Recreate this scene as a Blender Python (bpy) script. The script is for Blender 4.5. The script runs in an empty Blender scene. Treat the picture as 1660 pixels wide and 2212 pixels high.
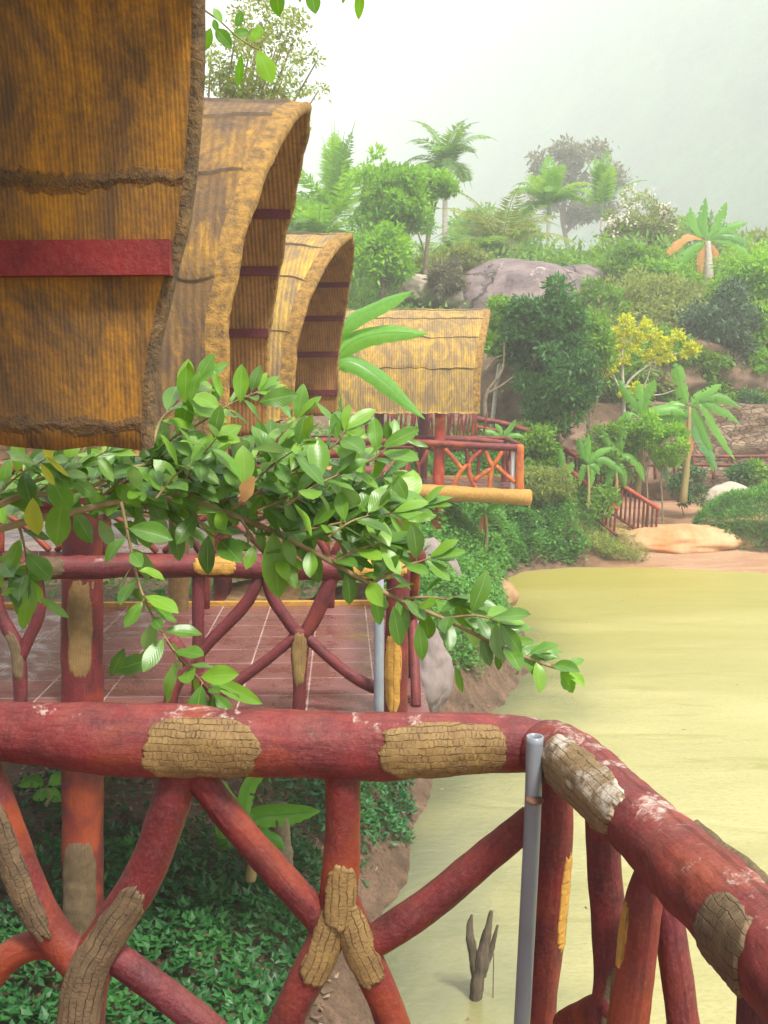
import bpy, math, random
import numpy as np
from mathutils import Vector, Matrix, noise
R = math.radians
sc = bpy.context.scene
COL = sc.collection
random.seed(7)
# ------------------------------------------------------------------ camera
HAZE = .0024
F = 2372.0; TH = R(6.2); CAMZ = 1.6
cam = bpy.data.cameras.new('camera'); co = bpy.data.objects.new('camera', cam); COL.objects.link(co)
co.location = (0, 0, CAMZ); co.rotation_euler = (R(90) - TH, 0, 0)
cam.sensor_fit = 'VERTICAL'; cam.sensor_height = 24; cam.lens = 24 * F / 2212
cam.clip_start = .05; cam.clip_end = 6000
sc.camera = co
# ------------------------------------------------------------------ light
SUN_EL, SUN_AZ = R(58), R(-150)          # azimuth measured from +Y toward +X
w = bpy.data.worlds.new('World'); sc.world = w; w.use_nodes = True
nt = w.node_tree; nt.nodes.clear()
sky = nt.nodes.new('ShaderNodeTexSky'); sky.sky_type = 'NISHITA'; sky.sun_disc = False
sky.sun_elevation = SUN_EL; sky.sun_rotation = SUN_AZ; sky.air_density = 1.5; sky.dust_density = 6; sky.altitude = 10
bg1 = nt.nodes.new('ShaderNodeBackground'); bg1.inputs[1].default_value = .09
bg2 = nt.nodes.new('ShaderNodeBackground'); bg2.inputs[0].default_value = (.93, .965, 1, 1); bg2.inputs[1].default_value = 1.0
mx = nt.nodes.new('ShaderNodeMixShader'); mx.inputs[0].default_value = .82   # overcast deck over most of the sky
wo = nt.nodes.new('ShaderNodeOutputWorld')
nt.links.new(sky.outputs[0], bg1.inputs[0]); nt.links.new(bg1.outputs[0], mx.inputs[1]); nt.links.new(bg2.outputs[0], mx.inputs[2]); nt.links.new(mx.outputs[0], wo.inputs[0])
sl = bpy.data.lights.new('sun', 'SUN'); sl.energy = 1.5; sl.angle = R(11); sl.color = (1, .95, .87)
so = bpy.data.objects.new('sun', sl); COL.objects.link(so)
sd = Vector((math.sin(-SUN_AZ) * -math.cos(SUN_EL), math.cos(SUN_AZ) * math.cos(SUN_EL), math.sin(SUN_EL)))
sd = Vector((.55 * .53, -.85 * .53, .85)).normalized()     # high, behind the viewer and a little to the right
sl.energy = 5
so.rotation_euler = sd.to_track_quat('Z', 'Y').to_euler()
sky.sun_rotation = math.atan2(sd.x, sd.y)
sc.view_settings.view_transform = 'Standard'; sc.view_settings.look = 'None'
sc.view_settings.exposure = .88; sc.view_settings.gamma = 1
sc.cycles.use_denoising = True
sc.cycles.max_bounces = 8; sc.cycles.diffuse_bounces = 3; sc.cycles.glossy_bounces = 2
sc.cycles.transmission_bounces = 4; sc.cycles.volume_bounces = 5; sc.cycles.transparent_max_bounces = 4

# ------------------------------------------------------------------ helpers
def at(px, py, Y):
    a = (px - 830) / F; b = (1106 - py) / F
    d = math.cos(TH) + b * math.sin(TH)
    return Vector((a / d * Y, Y, CAMZ + (-math.sin(TH) + b * math.cos(TH)) / d * Y))
def atz(px, py, z):
    v = at(px, py, 1.0); s = (z - CAMZ) / (v.z - CAMZ)
    return at(px, py, s)
def tag(o, label=None, cat=None, group=None, kind=None):
    if label: o['label'] = label
    if cat: o['category'] = cat
    if group: o['group'] = group
    if kind: o['kind'] = kind
    return o
def thing(name, loc, label, cat, group=None, rz=0):
    o = bpy.data.objects.new(name, None); COL.objects.link(o)
    o.location = loc; o.rotation_euler = (0, 0, rz); o.empty_display_size = .2
    return tag(o, label, cat, group)
def W(o):
    m = Matrix.Translation(o.location) @ o.rotation_euler.to_matrix().to_4x4()
    return W(o.parent) @ m if o.parent else m
def obj(name, V, Fc, mat, parent=None, local=False, smooth=True, uv=None, tint=None, mats=None, midx=None, vcol=None):
    """link ONE mesh object; V in world coordinates unless local"""
    me = bpy.data.meshes.new(name)
    V = np.asarray(V, dtype=np.float64).reshape(-1, 3)
    if parent is not None:
        if not local:
            M = np.array(W(parent).inverted()); V = V @ M[:3, :3].T + M[:3, 3]
        loc = None
    else:
        loc = np.array([(V[:, 0].min() + V[:, 0].max()) / 2, (V[:, 1].min() + V[:, 1].max()) / 2, V[:, 2].min()]); V = V - loc
    if isinstance(Fc, np.ndarray):
        n, k = Fc.shape
        me.vertices.add(len(V)); me.vertices.foreach_set('co', V.astype(np.float32).ravel())
        me.loops.add(n * k); me.loops.foreach_set('vertex_index', Fc.astype(np.int32).ravel())
        me.polygons.add(n); me.polygons.foreach_set('loop_start', np.arange(0, n * k, k, dtype=np.int32))
        me.update(calc_edges=True)
    else:
        me.from_pydata([tuple(v) for v in V], [], Fc); me.update()
    me.polygons.foreach_set('use_smooth', [smooth] * len(me.polygons))
    for m in (mats or [mat]): me.materials.append(m)
    if midx is not None: me.polygons.foreach_set('material_index', np.asarray(midx, dtype=np.int32))
    if uv is not None:
        l = me.uv_layers.new(name='UVMap'); vi = np.empty(len(me.loops), dtype=np.int32); me.loops.foreach_get('vertex_index', vi)
        l.data.foreach_set('uv', np.asarray(uv, dtype=np.float32)[vi].ravel())
    if tint is not None:
        a = me.attributes.new('tint', 'FLOAT', 'FACE'); a.data.foreach_set('value', np.asarray(tint, dtype=np.float32))
    if vcol is not None:
        a = me.attributes.new('mask', 'FLOAT', 'POINT'); a.data.foreach_set('value', np.asarray(vcol, dtype=np.float32))
    o = bpy.data.objects.new(name, me); COL.objects.link(o)
    if parent is not None: o.parent = parent
    else: o.location = loc
    return o
def catmull(P, n):
    P = [np.array(p, float) for p in P]
    if len(P) == 2: return np.array([P[0] + (P[1] - P[0]) * t for t in np.linspace(0, 1, n)])
    Q = [2 * P[0] - P[1]] + P + [2 * P[-1] - P[-2]]; out = []
    for t in np.linspace(0, len(P) - 1 - 1e-9, n):
        i = int(t); u = t - i; a, b, c, d = Q[i:i + 4]
        out.append(.5 * (2 * b + (c - a) * u + (2 * a - 5 * b + 4 * c - d) * u * u + (3 * b - a - 3 * c + d) * u ** 3))
    return np.array(out)
class Tube:
    def __init__(s, pts, rad, n=24, seed=0, lump=.05, freq=5.):
        rad = rad if hasattr(rad, '__len__') else [rad] * len(pts)
        Q = catmull([(*p, r) for p, r in zip(pts, rad)], n)
        s.c = Q[:, :3]; s.r = Q[:, 3]; s.n = n; s.seed = seed; s.lump = lump; s.freq = freq
        T = np.gradient(s.c, axis=0); T /= np.linalg.norm(T, axis=1)[:, None] + 1e-12; s.T = T
        up = np.array([0, 0, 1.]) if abs(T[0][2]) < .8 else np.array([0, -1., 0]); N = []
        v = up
        for t in T:
            v = v - t * v.dot(t); v /= np.linalg.norm(v); N.append(v)
        s.N = np.array(N); s.B = np.cross(T, s.N)
        s.L = np.concatenate([[0], np.cumsum(np.linalg.norm(np.diff(s.c, axis=0), axis=1))])
    def pos(s, t, ang, ex=0):
        f = t * (s.n - 1); i = min(int(f), s.n - 2); u = f - i
        lp = lambda A: A[i] * (1 - u) + A[i + 1] * u
        c, r = lp(s.c), lp(s.r); d = lp(s.N) * math.cos(ang) + lp(s.B) * math.sin(ang)
        if s.lump:
            q = Vector(tuple(c * s.freq + d * .8)) + Vector((s.seed * 7.3, 0, 0))
            r = r * (1 + s.lump * 2 * noise.noise(q) + s.lump * noise.noise(q * 3))
        return c + d * (r + ex), lp(s.L), r
    def mesh(s, k=14, cap=True):
        V, UV, Fc = [], [], []
        for i in range(s.n):
            for j in range(k):
                a = 2 * math.pi * j / k; p, l, r = s.pos(i / (s.n - 1), a); V.append(p); UV.append((l, a * s.r[i]))
        for i in range(s.n - 1):
            for j in range(k): Fc.append((i * k + j, i * k + (j + 1) % k, (i + 1) * k + (j + 1) % k, (i + 1) * k + j))
        if cap:
            for e, i in ((0, 0), (1, s.n - 1)):
                b = len(V); sg = -1 if e == 0 else 1
                rg = [(.72, .55), (0, .8)]
                prev = [i * k + j for j in range(k)]
                ring = []
                for j in range(k):
                    q = V[prev[j]]; ring.append(s.c[i] + (q - s.c[i]) * .74 + s.T[i] * sg * s.r[i] * .22)
                V += ring; UV += [UV[p] for p in prev]
                V.append(s.c[i] + s.T[i] * sg * s.r[i] * .3); UV.append((0, 0)); cpt = len(V) - 1
                for j in range(k):
                    j2 = (j + 1) % k
                    if e: Fc.append((prev[j], prev[j2], b + j2, b + j)); Fc.append((b + j, b + j2, cpt))
                    else: Fc.append((prev[j2], prev[j], b + j, b + j2)); Fc.append((b + j2, b + j, cpt))
        return V, Fc, UV
    def angle_to(s, t, d):
        i = int(round(t * (s.n - 1))); d = np.array(d, float)
        return math.atan2(s.B[i].dot(d), s.N[i].dot(d))
def merge(parts):
    V, Fc, UV = [], [], []
    for v, f, u in parts:
        b = len(V); V += list(v); UV += list(u); Fc += [tuple(x + b for x in q) for q in f]
    return V, Fc, UV
def tubeobj(name, pts, rad, mat, parent=None, n=20, k=12, seed=0, lump=.05, freq=5., **kw):
    t = Tube(pts, rad, n, seed, lump, freq); V, Fc, UV = t.mesh(k)
    o = obj(name, V, Fc, mat, parent, uv=UV, **kw); return o, t
def patch(name, tube, t0, t1, half, face, mat, parent, seed=0, ex=.005, nu=56, nv=26, rag=.18):
    """a carved bark patch with a ragged outline laid on a tube"""
    tc = (t0 + t1) / 2; a0 = tube.angle_to(tc, face); V, UV = [], []
    for i in range(nu):
        u = -1.15 + 2.3 * i / (nu - 1); t = min(max(tc + u * (t1 - t0) / 2, 0), 1)
        for j in range(nv):
            v = -1.15 + 2.3 * j / (nv - 1)
            g = abs(u) ** 3.2 + abs(v) ** 3.2 + rag * 2 * noise.noise(Vector((u * 2.6 + seed * 9, v * 2.6, 3))) + rag * noise.noise(Vector((u * 9, v * 9 + seed * 5, 1)))
            m = max(0, min(1, (1.0 - g) / .16)); m = m * m * (3 - 2 * m)
            p, l, r = tube.pos(t, a0 + v * half, -.004 + (.004 + ex) * m + .0012 * noise.noise(Vector((u * 14, v * 5, seed)))); V.append(p); UV.append((l, v * half * r))
    Fc = [(i * nv + j, i * nv + j + 1, (i + 1) * nv + j + 1, (i + 1) * nv + j) for i in range(nu - 1) for j in range(nv - 1)]
    return obj(name, V, Fc, mat, parent, uv=UV)
def box(x0, x1, y0, y1, z0, z1):
    V = [(x, y, z) for x in (x0, x1) for y in (y0, y1) for z in (z0, z1)]
    return V, [(0, 1, 3, 2), (4, 6, 7, 5), (0, 4, 5, 1), (2, 3, 7, 6), (0, 2, 6, 4), (1, 5, 7, 3)]

# ------------------------------------------------------------------ materials
class NB:
    def __init__(s, name):
        s.m = bpy.data.materials.new(name); s.m.use_nodes = True; s.t = s.m.node_tree; s.t.nodes.clear()
        s.out = s.n('ShaderNodeOutputMaterial'); s.p = s.n('ShaderNodeBsdfPrincipled'); s.l(s.p.outputs[0], s.out.inputs[0])
    def n(s, k, **kw):
        x = s.t.nodes.new(k)
        for a, b in kw.items(): setattr(x, a, b)
        return x
    def l(s, a, b): s.t.links.new(a, b)
    def co(s, kind='Object', scale=(1, 1, 1), rot=(0, 0, 0)):
        c = s.n('ShaderNodeTexCoord'); m = s.n('ShaderNodeMapping'); m.inputs[3].default_value = scale; m.inputs[2].default_value = rot
        s.l(c.outputs[kind], m.inputs[0]); return m.outputs[0]
    def noise(s, vec, scale, detail=4, rough=.55, dist=0):
        x = s.n('ShaderNodeTexNoise'); x.inputs['Scale'].default_value = scale; x.inputs['Detail'].default_value = detail
        x.inputs['Roughness'].default_value = rough; x.inputs['Distortion'].default_value = dist; s.l(vec, x.inputs[0]); return x.outputs[0]
    def ramp(s, fac, stops, interp='LINEAR'):
        x = s.n('ShaderNodeValToRGB'); x.color_ramp.interpolation = interp; e = x.color_ramp.elements
        while len(e) < len(stops): e.new(.5)
        for i, (p, c) in enumerate(stops):
            e[i].position = p; e[i].color = (*c, 1) if hasattr(c, '__len__') else (c, c, c, 1)
        s.l(fac, x.inputs[0]); return x.outputs[0]
    def mix(s, fac, a, b, mode='MIX'):
        x = s.n('ShaderNodeMix', data_type='RGBA', blend_type=mode)
        for sock, v in ((x.inputs[0], fac), (x.inputs[6], a), (x.inputs[7], b)):
            if isinstance(v, bpy.types.NodeSocket): s.l(v, sock)
            elif hasattr(v, '__len__'): sock.default_value = (*v, 1)
            else: sock.default_value = v
        return x.outputs[2]
    def math(s, op, a, b=0., c=0.):
        x = s.n('ShaderNodeMath', operation=op)
        for i, v in enumerate((a, b, c)):
            if isinstance(v, bpy.types.NodeSocket): s.l(v, x.inputs[i])
            else: x.inputs[i].default_value = v
        return x.outputs[0]
    def bump(s, h, dist, strength=1, prev=None):
        x = s.n('ShaderNodeBump'); x.inputs['Distance'].default_value = dist; x.inputs['Strength'].default_value = strength
        s.l(h, x.inputs['Height'])
        if prev is not None: s.l(prev, x.inputs['Normal'])
        return x.outputs[0]
    def fin(s, col, rough=.8, nor=None, spec=.5):
        for sock, v in ((s.p.inputs['Base Color'], col), (s.p.inputs['Roughness'], rough)):
            if isinstance(v, bpy.types.NodeSocket): s.l(v, sock)
            elif hasattr(v, '__len__'): sock.default_value = (*v, 1)
            else: sock.default_value = v
        s.p.inputs['Specular IOR Level'].default_value = spec
        if nor is not None: s.l(nor, s.p.inputs['Normal'])
        return s.m
def up_mask(b, lo, hi):
    g = b.n('ShaderNodeNewGeometry'); x = b.n('ShaderNodeSeparateXYZ'); b.l(g.outputs['Normal'], x.inputs[0])
    mr = b.n('ShaderNodeMapRange'); mr.inputs[1].default_value = lo; mr.inputs[2].default_value = hi; b.l(x.outputs[2], mr.inputs[0]); return mr.outputs[0]
def m_paint(name, red=(.25, .022, .022), dark=(.12, .012, .016), org=(.42, .075, .012), orgamt=.5, wear=.5):
    b = NB(name); c = b.co()
    n1 = b.noise(c, 3.2, 3, .5, .6); n2 = b.noise(c, 11, 5, .6)
    base = b.mix(b.ramp(n2, [(.3, 0.), (.7, 1.)]), dark, red)
    base = b.mix(b.ramp(n1, [(orgamt, 0.), (orgamt + .16, 1.)]), base, org)
    st = b.noise(b.co(scale=(2, 2, 2)), 60, 3, .7)
    base = b.mix(b.math('MULTIPLY', b.ramp(st, [(.45, 0.), (.8, .5)]), .6), base, (.34, .12, .09))
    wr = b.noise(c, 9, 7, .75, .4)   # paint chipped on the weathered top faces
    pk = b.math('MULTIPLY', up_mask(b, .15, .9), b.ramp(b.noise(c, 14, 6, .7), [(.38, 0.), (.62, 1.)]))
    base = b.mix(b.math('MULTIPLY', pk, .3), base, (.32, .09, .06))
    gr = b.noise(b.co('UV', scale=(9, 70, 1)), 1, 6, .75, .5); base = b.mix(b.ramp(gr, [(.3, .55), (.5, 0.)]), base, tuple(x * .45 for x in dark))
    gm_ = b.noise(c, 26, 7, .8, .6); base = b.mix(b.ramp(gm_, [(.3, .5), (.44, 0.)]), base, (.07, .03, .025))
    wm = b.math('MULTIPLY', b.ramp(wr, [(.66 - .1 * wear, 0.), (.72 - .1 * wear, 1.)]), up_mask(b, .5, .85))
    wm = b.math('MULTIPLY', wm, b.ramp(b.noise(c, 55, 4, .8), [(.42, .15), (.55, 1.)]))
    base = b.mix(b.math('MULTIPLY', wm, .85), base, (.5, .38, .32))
    h = b.math('ADD', b.noise(c, 45, 6, .65), b.math('MULTIPLY', gr, .7)); nb = b.bump(h, .005, .8); nb = b.bump(wm, -.002, .5, nb)
    return b.fin(base, b.ramp(n2, [(.3, .5), (.8, .72)]), nb, .4)
def m_bark(name, c1=(.27, .17, .05), c2=(.15, .085, .03), grid=24., worn=0.):
    """carved cement bark: ochre paint over long furrows with short cross cracks (uv in metres)"""
    b = NB(name); c = b.co('UV'); ob = b.co()
    nz = b.n('ShaderNodeTexNoise'); nz.inputs['Scale'].default_value = 18; nz.inputs['Detail'].default_value = 3; b.l(c, nz.inputs[0])
    d = b.n('ShaderNodeVectorMath', operation='MULTIPLY_ADD'); b.l(nz.outputs[1], d.inputs[0]); d.inputs[1].default_value = (.03, .016, 0); b.l(c, d.inputs[2])
    k = grid / 24.
    nz2 = b.n('ShaderNodeTexNoise'); nz2.inputs['Scale'].default_value = 130; nz2.inputs['Detail'].default_value = 3; b.l(c, nz2.inputs[0])
    d2 = b.n('ShaderNodeVectorMath', operation='MULTIPLY_ADD'); b.l(nz2.outputs[1], d2.inputs[0]); d2.inputs[1].default_value = (.009, .006, 0); b.l(d.outputs[0], d2.inputs[2])
    def bricks(w_, h_, m_):
        br = b.n('ShaderNodeTexBrick'); br.inputs['Scale'].default_value = grid; br.inputs['Mortar Size'].default_value = m_; br.inputs['Mortar Smooth'].default_value = .9
        br.inputs['Brick Width'].default_value = w_; br.inputs['Row Height'].default_value = h_; b.l(d2.outputs[0], br.inputs[0]); return br.outputs['Fac']
    gm = b.math('MULTIPLY', bricks(.24, .34, .03), b.ramp(b.noise(c, 45, 4, .7), [(.42, .0), (.62, .55)]))
    gm = b.math('MAXIMUM', gm, b.math('MULTIPLY', bricks(40., .34, .03), b.ramp(b.noise(c, 20, 3), [(.42, .15), (.56, 1.)])))
    n1 = b.noise(ob, 22, 6, .65); n2 = b.noise(ob, 110, 4, .7)
    base = b.mix(b.ramp(n1, [(.3, 0.), (.7, 1.)]), c2, c1); base = b.mix(b.ramp(n2, [(.4, .4), (.6, 0.)]), base, c2)
    base = b.mix(b.math('MULTIPLY', gm, .62), base, tuple(x * .4 for x in c2))
    if worn:
        wm = b.ramp(b.noise(ob, 12, 6, .75), [(.58 - worn, 0.), (.68 - worn, 1.)]); base = b.mix(b.math('MULTIPLY', b.math('MULTIPLY', wm, up_mask(b, .2, .6)), .8), base, (.5, .45, .38))
    h = b.math('SUBTRACT', b.math('ADD', b.math('MULTIPLY', n1, .5), b.math('MULTIPLY', n2, .25)), gm)
    return b.fin(base, .7, b.bump(h, .004, 1))
def m_thatch(name, col_hi, col_lo, stain, rib=42., stainamt=.5, bumpd=.02, rs=1., ribc=.32, ribh=.35, gs=1., seams=()):
    """cement thatch: x runs along the ridge in local space, grooves run down the slope"""
    b = NB(name); c = b.co(scale=(1, 1, 1))
    # wobble the grooves
    wv = b.n('ShaderNodeTexWave', wave_type='BANDS', bands_direction='X', wave_profile='SIN'); wv.inputs['Scale'].default_value = rib / 6.28 * rs
    wv.inputs['Distortion'].default_value = 2.2; wv.inputs['Detail'].default_value = 3; wv.inputs['Detail Scale'].default_value = 1.2
    b.l(b.co(scale=(1, .12, .12)), wv.inputs[0])
    str1 = b.noise(b.co(scale=(22 * gs, 4 * gs, 3.2 * gs)), 1, 7, .75, .5); str2 = b.noise(b.co(scale=(4.5, 2.4, 1.6)), 1, 7, .72, .8)
    bl = b.noise(c, 2.6, 7, .72, 1.0); fine = b.noise(c, 60, 4, .7)
    base = b.mix(b.ramp(bl, [(.38, 0.), (.56, 1.)]), col_lo, col_hi)
    s1 = b.ramp(str1, [(.5 - .1 * stainamt, 0.), (.68 - .1 * stainamt, 1.)]); s2 = b.ramp(str2, [(.54 - .16 * stainamt, 0.), (.66 - .1 * stainamt, 1.)])
    sm = b.math('MAXIMUM', b.math('MULTIPLY', s1, .62), b.math('MULTIPLY', s2, .8))
    base = b.mix(sm, base, stain)
    base = b.mix(b.math('MULTIPLY', b.ramp(wv.outputs[1], [(0., 1.), (.25, 0.)]), ribc), base, tuple(x * .5 for x in stain))
    base = b.mix(b.ramp(fine, [(.35, .35), (.6, 0.)]), base, stain)
    h = b.math('ADD', b.math('MULTIPLY', wv.outputs[1], ribh), b.math('ADD', b.math('MULTIPLY', str1, .7), b.math('MULTIPLY', fine, .35)))
    nor = b.bump(h, bumpd, .9)
    if seams:      # rough plaster joints running along the slope
        tc = b.n('ShaderNodeTexCoord'); sx = b.n('ShaderNodeSeparateXYZ'); b.l(tc.outputs['Object'], sx.inputs[0])
        zz = b.math('ADD', sx.outputs[2], b.math('MULTIPLY', b.math('SUBTRACT', b.noise(c, 7, 7, .75, .3), .5), .11)); tot = None
        for z0, wd in seams:
            q = b.ramp(b.math('ABSOLUTE', b.math('SUBTRACT', zz, z0)), [(0., 1.), (wd, 0.)]); tot = q if tot is None else b.math('MAXIMUM', tot, q)
        base = b.mix(b.math('MULTIPLY', tot, .6), base, (.24, .14, .06)); base = b.mix(b.math('MULTIPLY', tot, b.ramp(b.noise(c, 35, 6, .8), [(.5, 0.), (.6, .7)])), base, (.07, .045, .03))
        nor = b.bump(b.math('MULTIPLY', tot, b.math('ADD', b.noise(c, 30, 6, .8), .6)), .022, 1, nor)
    return b.fin(base, .82, nor)
def m_simple(name, c1, c2, scale=8, rough=.8, bumpd=.01, detail=6, stops=(.35, .65), dist=.2, spec=.4, sc3=(1, 1, 1)):
    b = NB(name); c = b.co(scale=sc3); n1 = b.noise(c, scale, detail, .62, dist); n2 = b.noise(c, scale * 5, 4, .6)
    base = b.mix(b.ramp(n1, [(stops[0], 0.), (stops[1], 1.)]), c1, c2); base = b.mix(.25, base, b.mix(n2, c1, c2))
    return b.fin(base, rough, b.bump(b.math('ADD', n1, b.math('MULTIPLY', n2, .3)), bumpd), spec)
def m_leaf(name, cols, rough=.45, trans=.35, tcol=None, veins=False, spec=.5):
    b = NB(name); a = b.n('ShaderNodeAttribute', attribute_name='tint'); k = len(cols)
    col = b.ramp(a.outputs['Fac'], [(i / max(1, k - 1), cc) for i, cc in enumerate(cols)])
    v = b.noise(b.co(), 14, 3); col = b.mix(.35, col, b.mix(v, tuple(x * .5 for x in cols[0]), tuple(min(1, x * 1.3) for x in cols[-1])))
    nor = None
    if veins:
        u = b.n('ShaderNodeUVMap'); sx = b.n('ShaderNodeSeparateXYZ'); b.l(u.outputs[0], sx.inputs[0])
        av = b.math('ABSOLUTE', sx.outputs[1])
        mid = b.math('LESS_THAN', av, .045)
        sv = b.math('SINE', b.math('MULTIPLY', b.math('SUBTRACT', sx.outputs[0], b.math('MULTIPLY', av, .28)), 62.))
        svm = b.math('MULTIPLY', b.math('GREATER_THAN', sv, .95), .16)
        col = b.mix(b.math('MAXIMUM', b.math('MULTIPLY', mid, .5), b.math('MULTIPLY', svm, .4)), col, (.24, .38, .12)); nor = b.bump(b.math('ADD', sv, b.math('MULTIPLY', mid, -2.)), .0004, .2)
        bf = b.n('ShaderNodeNewGeometry'); col = b.mix(b.math('MULTIPLY', bf.outputs['Backfacing'], .55), col, (.2, .3, .14))
    b.fin(col, rough, nor, spec)
    tr = b.n('ShaderNodeBsdfTranslucent'); ms = b.n('ShaderNodeMixShader'); ms.inputs[0].default_value = trans
    hs = b.n('ShaderNodeHueSaturation'); hs.inputs['Hue'].default_value = .485; hs.inputs['Saturation'].default_value = 1.1; hs.inputs['Value'].default_value = 1.5; b.l(col, hs.inputs['Color'])
    b.l(hs.outputs[0], tr.inputs[0]); b.l(b.p.outputs[0], ms.inputs[1]); b.l(tr.outputs[0], ms.inputs[2]); b.l(ms.outputs[0], b.out.inputs[0])
    return b.m
M = {}
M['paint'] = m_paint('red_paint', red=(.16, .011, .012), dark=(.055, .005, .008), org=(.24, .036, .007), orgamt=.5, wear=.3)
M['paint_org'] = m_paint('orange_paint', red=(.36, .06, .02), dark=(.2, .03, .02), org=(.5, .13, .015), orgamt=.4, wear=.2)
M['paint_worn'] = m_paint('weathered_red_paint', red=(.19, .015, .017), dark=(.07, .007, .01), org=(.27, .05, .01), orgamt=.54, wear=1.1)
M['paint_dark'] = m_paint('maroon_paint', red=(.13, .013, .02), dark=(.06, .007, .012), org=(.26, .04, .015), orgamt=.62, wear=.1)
M['bark'] = m_bark('carved_bark'); M['bark_worn'] = m_bark('worn_carved_bark', c1=(.26, .17, .07), c2=(.13, .08, .035), worn=.1)
M['bark_yellow'] = m_bark('yellow_carved_bark', c1=(.55, .3, .04), c2=(.3, .15, .03), grid=9)
M['bark_dark'] = m_bark('dark_carved_bark', c1=(.17, .11, .05), c2=(.08, .05, .025))
M['thatch'] = m_thatch('cement_thatch', (.52, .27, .022), (.22, .12, .038), (.06, .036, .026), stainamt=1.35, bumpd=.035, ribc=.15)
M['thatch_y'] = m_thatch('yellow_cement_thatch', (.62, .38, .03), (.36, .22, .06), (.14, .095, .06), stainamt=.9, bumpd=.03, ribc=.2, gs=.5)
M['thatch_in'] = m_thatch('thatch_underside', (.42, .19, .01), (.15, .08, .026), (.06, .038, .024), rib=210., stainamt=.5, bumpd=.007, rs=1., ribc=.14, ribh=.1, gs=.8, seams=((2.04, .018), (1.53, .016)))
M['thatch_in_far'] = m_thatch('far_thatch_underside', (.36, .17, .04), (.24, .11, .03), (.1, .055, .03), rib=60., stainamt=.25, bumpd=.01)
M['rim'] = m_simple('rough_thatch_edge', (.05, .038, .028), (.22, .13, .05), 22, .9, .03)
M['rim_y'] = m_simple('ochre_thatch_edge', (.1, .06, .03), (.36, .2, .04), 16, .9, .03, stops=(.35, .62))
M['crack_shade'] = m_simple('thatch_crack_shade', (.06, .038, .025), (.12, .08, .045), 10)  # course cracks: crevice shade painted dark onto the step faces
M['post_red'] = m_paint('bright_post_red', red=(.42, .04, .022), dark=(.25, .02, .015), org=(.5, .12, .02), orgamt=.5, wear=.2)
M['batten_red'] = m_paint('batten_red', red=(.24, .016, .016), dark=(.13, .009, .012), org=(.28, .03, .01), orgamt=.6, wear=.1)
M['pvc'] = m_simple('grey_pvc', (.17, .185, .21), (.22, .24, .27), 6, .35, .001)
M['pvc_light'] = m_simple('pale_pvc', (.5, .52, .55), (.6, .6, .62), 6, .4, .001)
M['wire'] = m_simple('rusty_wire', (.12, .06, .04), (.2, .1, .06), 20)
M['rock_grey'] = m_simple('grey_boulder', (.13, .105, .1), (.3, .235, .22), 1.3, .85, .05, stops=(.3, .7))
b = NB('streaked_boulder'); c = b.co()
base = b.mix(b.ramp(b.noise(c, .7, 7, .7, .6), [(.35, 0.), (.62, 1.)]), (.11, .08, .085), (.27, .2, .19))
base = b.mix(b.ramp(b.noise(b.co(scale=(1.6, 1.6, .35)), .8, 7, .75, .8), [(.6, 0.), (.66, .85)]), base, (.5, .42, .36))
vo = b.n('ShaderNodeTexVoronoi', feature='DISTANCE_TO_EDGE'); vo.inputs['Scale'].default_value = .32; nzz = b.n('ShaderNodeTexNoise'); nzz.inputs['Scale'].default_value = .7; nzz.inputs['Detail'].default_value = 5; b.l(c, nzz.inputs[0])
vm = b.n('ShaderNodeVectorMath', operation='MULTIPLY_ADD'); b.l(nzz.outputs[1], vm.inputs[0]); vm.inputs[1].default_value = (2.2, 2.2, 2.2); b.l(c, vm.inputs[2]); b.l(vm.outputs[0], vo.inputs[0])
ck = b.ramp(vo.outputs['Distance'], [(.0, 1.), (.03, 0.)]); base = b.mix(b.math('MULTIPLY', ck, .7), base, (.05, .035, .03))
M['rock_streak'] = b.fin(base, .8, b.bump(b.math('SUBTRACT', b.noise(c, 2.5, 8, .75), ck), .12), .4)
M['rock_brown'] = m_simple('brown_boulder', (.09, .055, .035), (.24, .15, .095), 1.6, .9, .06)
M['rock_tan'] = m_simple('tan_rock', (.26, .15, .07), (.48, .3, .15), 2.2, .85, .03)
M['rock_pale'] = m_simple('pale_rock', (.3, .24, .17), (.5, .42, .33), 1.6, .85, .05)
M['rock_orange'] = m_simple('orange_beach_rock', (.44, .15, .035), (.5, .36, .2), 1.0, .85, .04, stops=(.3, .7), dist=.5, sc3=(1.6, .8, .5))
b = NB('rough_stone_wall'); c = b.co(scale=(.7, 1, 1.5)); nzz = b.n('ShaderNodeTexNoise'); nzz.inputs['Scale'].default_value = 1.6; nzz.inputs['Detail'].default_value = 4; b.l(c, nzz.inputs[0])
vm = b.n('ShaderNodeVectorMath', operation='MULTIPLY_ADD'); b.l(nzz.outputs[1], vm.inputs[0]); vm.inputs[1].default_value = (.5, .5, .5); b.l(c, vm.inputs[2])
vo = b.n('ShaderNodeTexVoronoi', feature='DISTANCE_TO_EDGE'); vo.inputs['Scale'].default_value = 4.6; b.l(vm.outputs[0], vo.inputs[0]); vc = b.n('ShaderNodeTexVoronoi'); vc.inputs['Scale'].default_value = 4.6; b.l(vm.outputs[0], vc.inputs[0])
ck = b.ramp(vo.outputs['Distance'], [(.0, 1.), (.07, 0.)]); hs = b.n('ShaderNodeSeparateXYZ'); b.l(vc.outputs['Color'], hs.inputs[0])
base = b.mix(hs.outputs[0], (.2, .125, .075), (.38, .27, .18)); base = b.mix(b.ramp(b.noise(c, 5, 7, .75), [(.4, .6), (.55, 0.)]), base, (.1, .065, .04)); base = b.mix(b.math('MULTIPLY', ck, .6), base, (.07, .045, .03))
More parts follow.
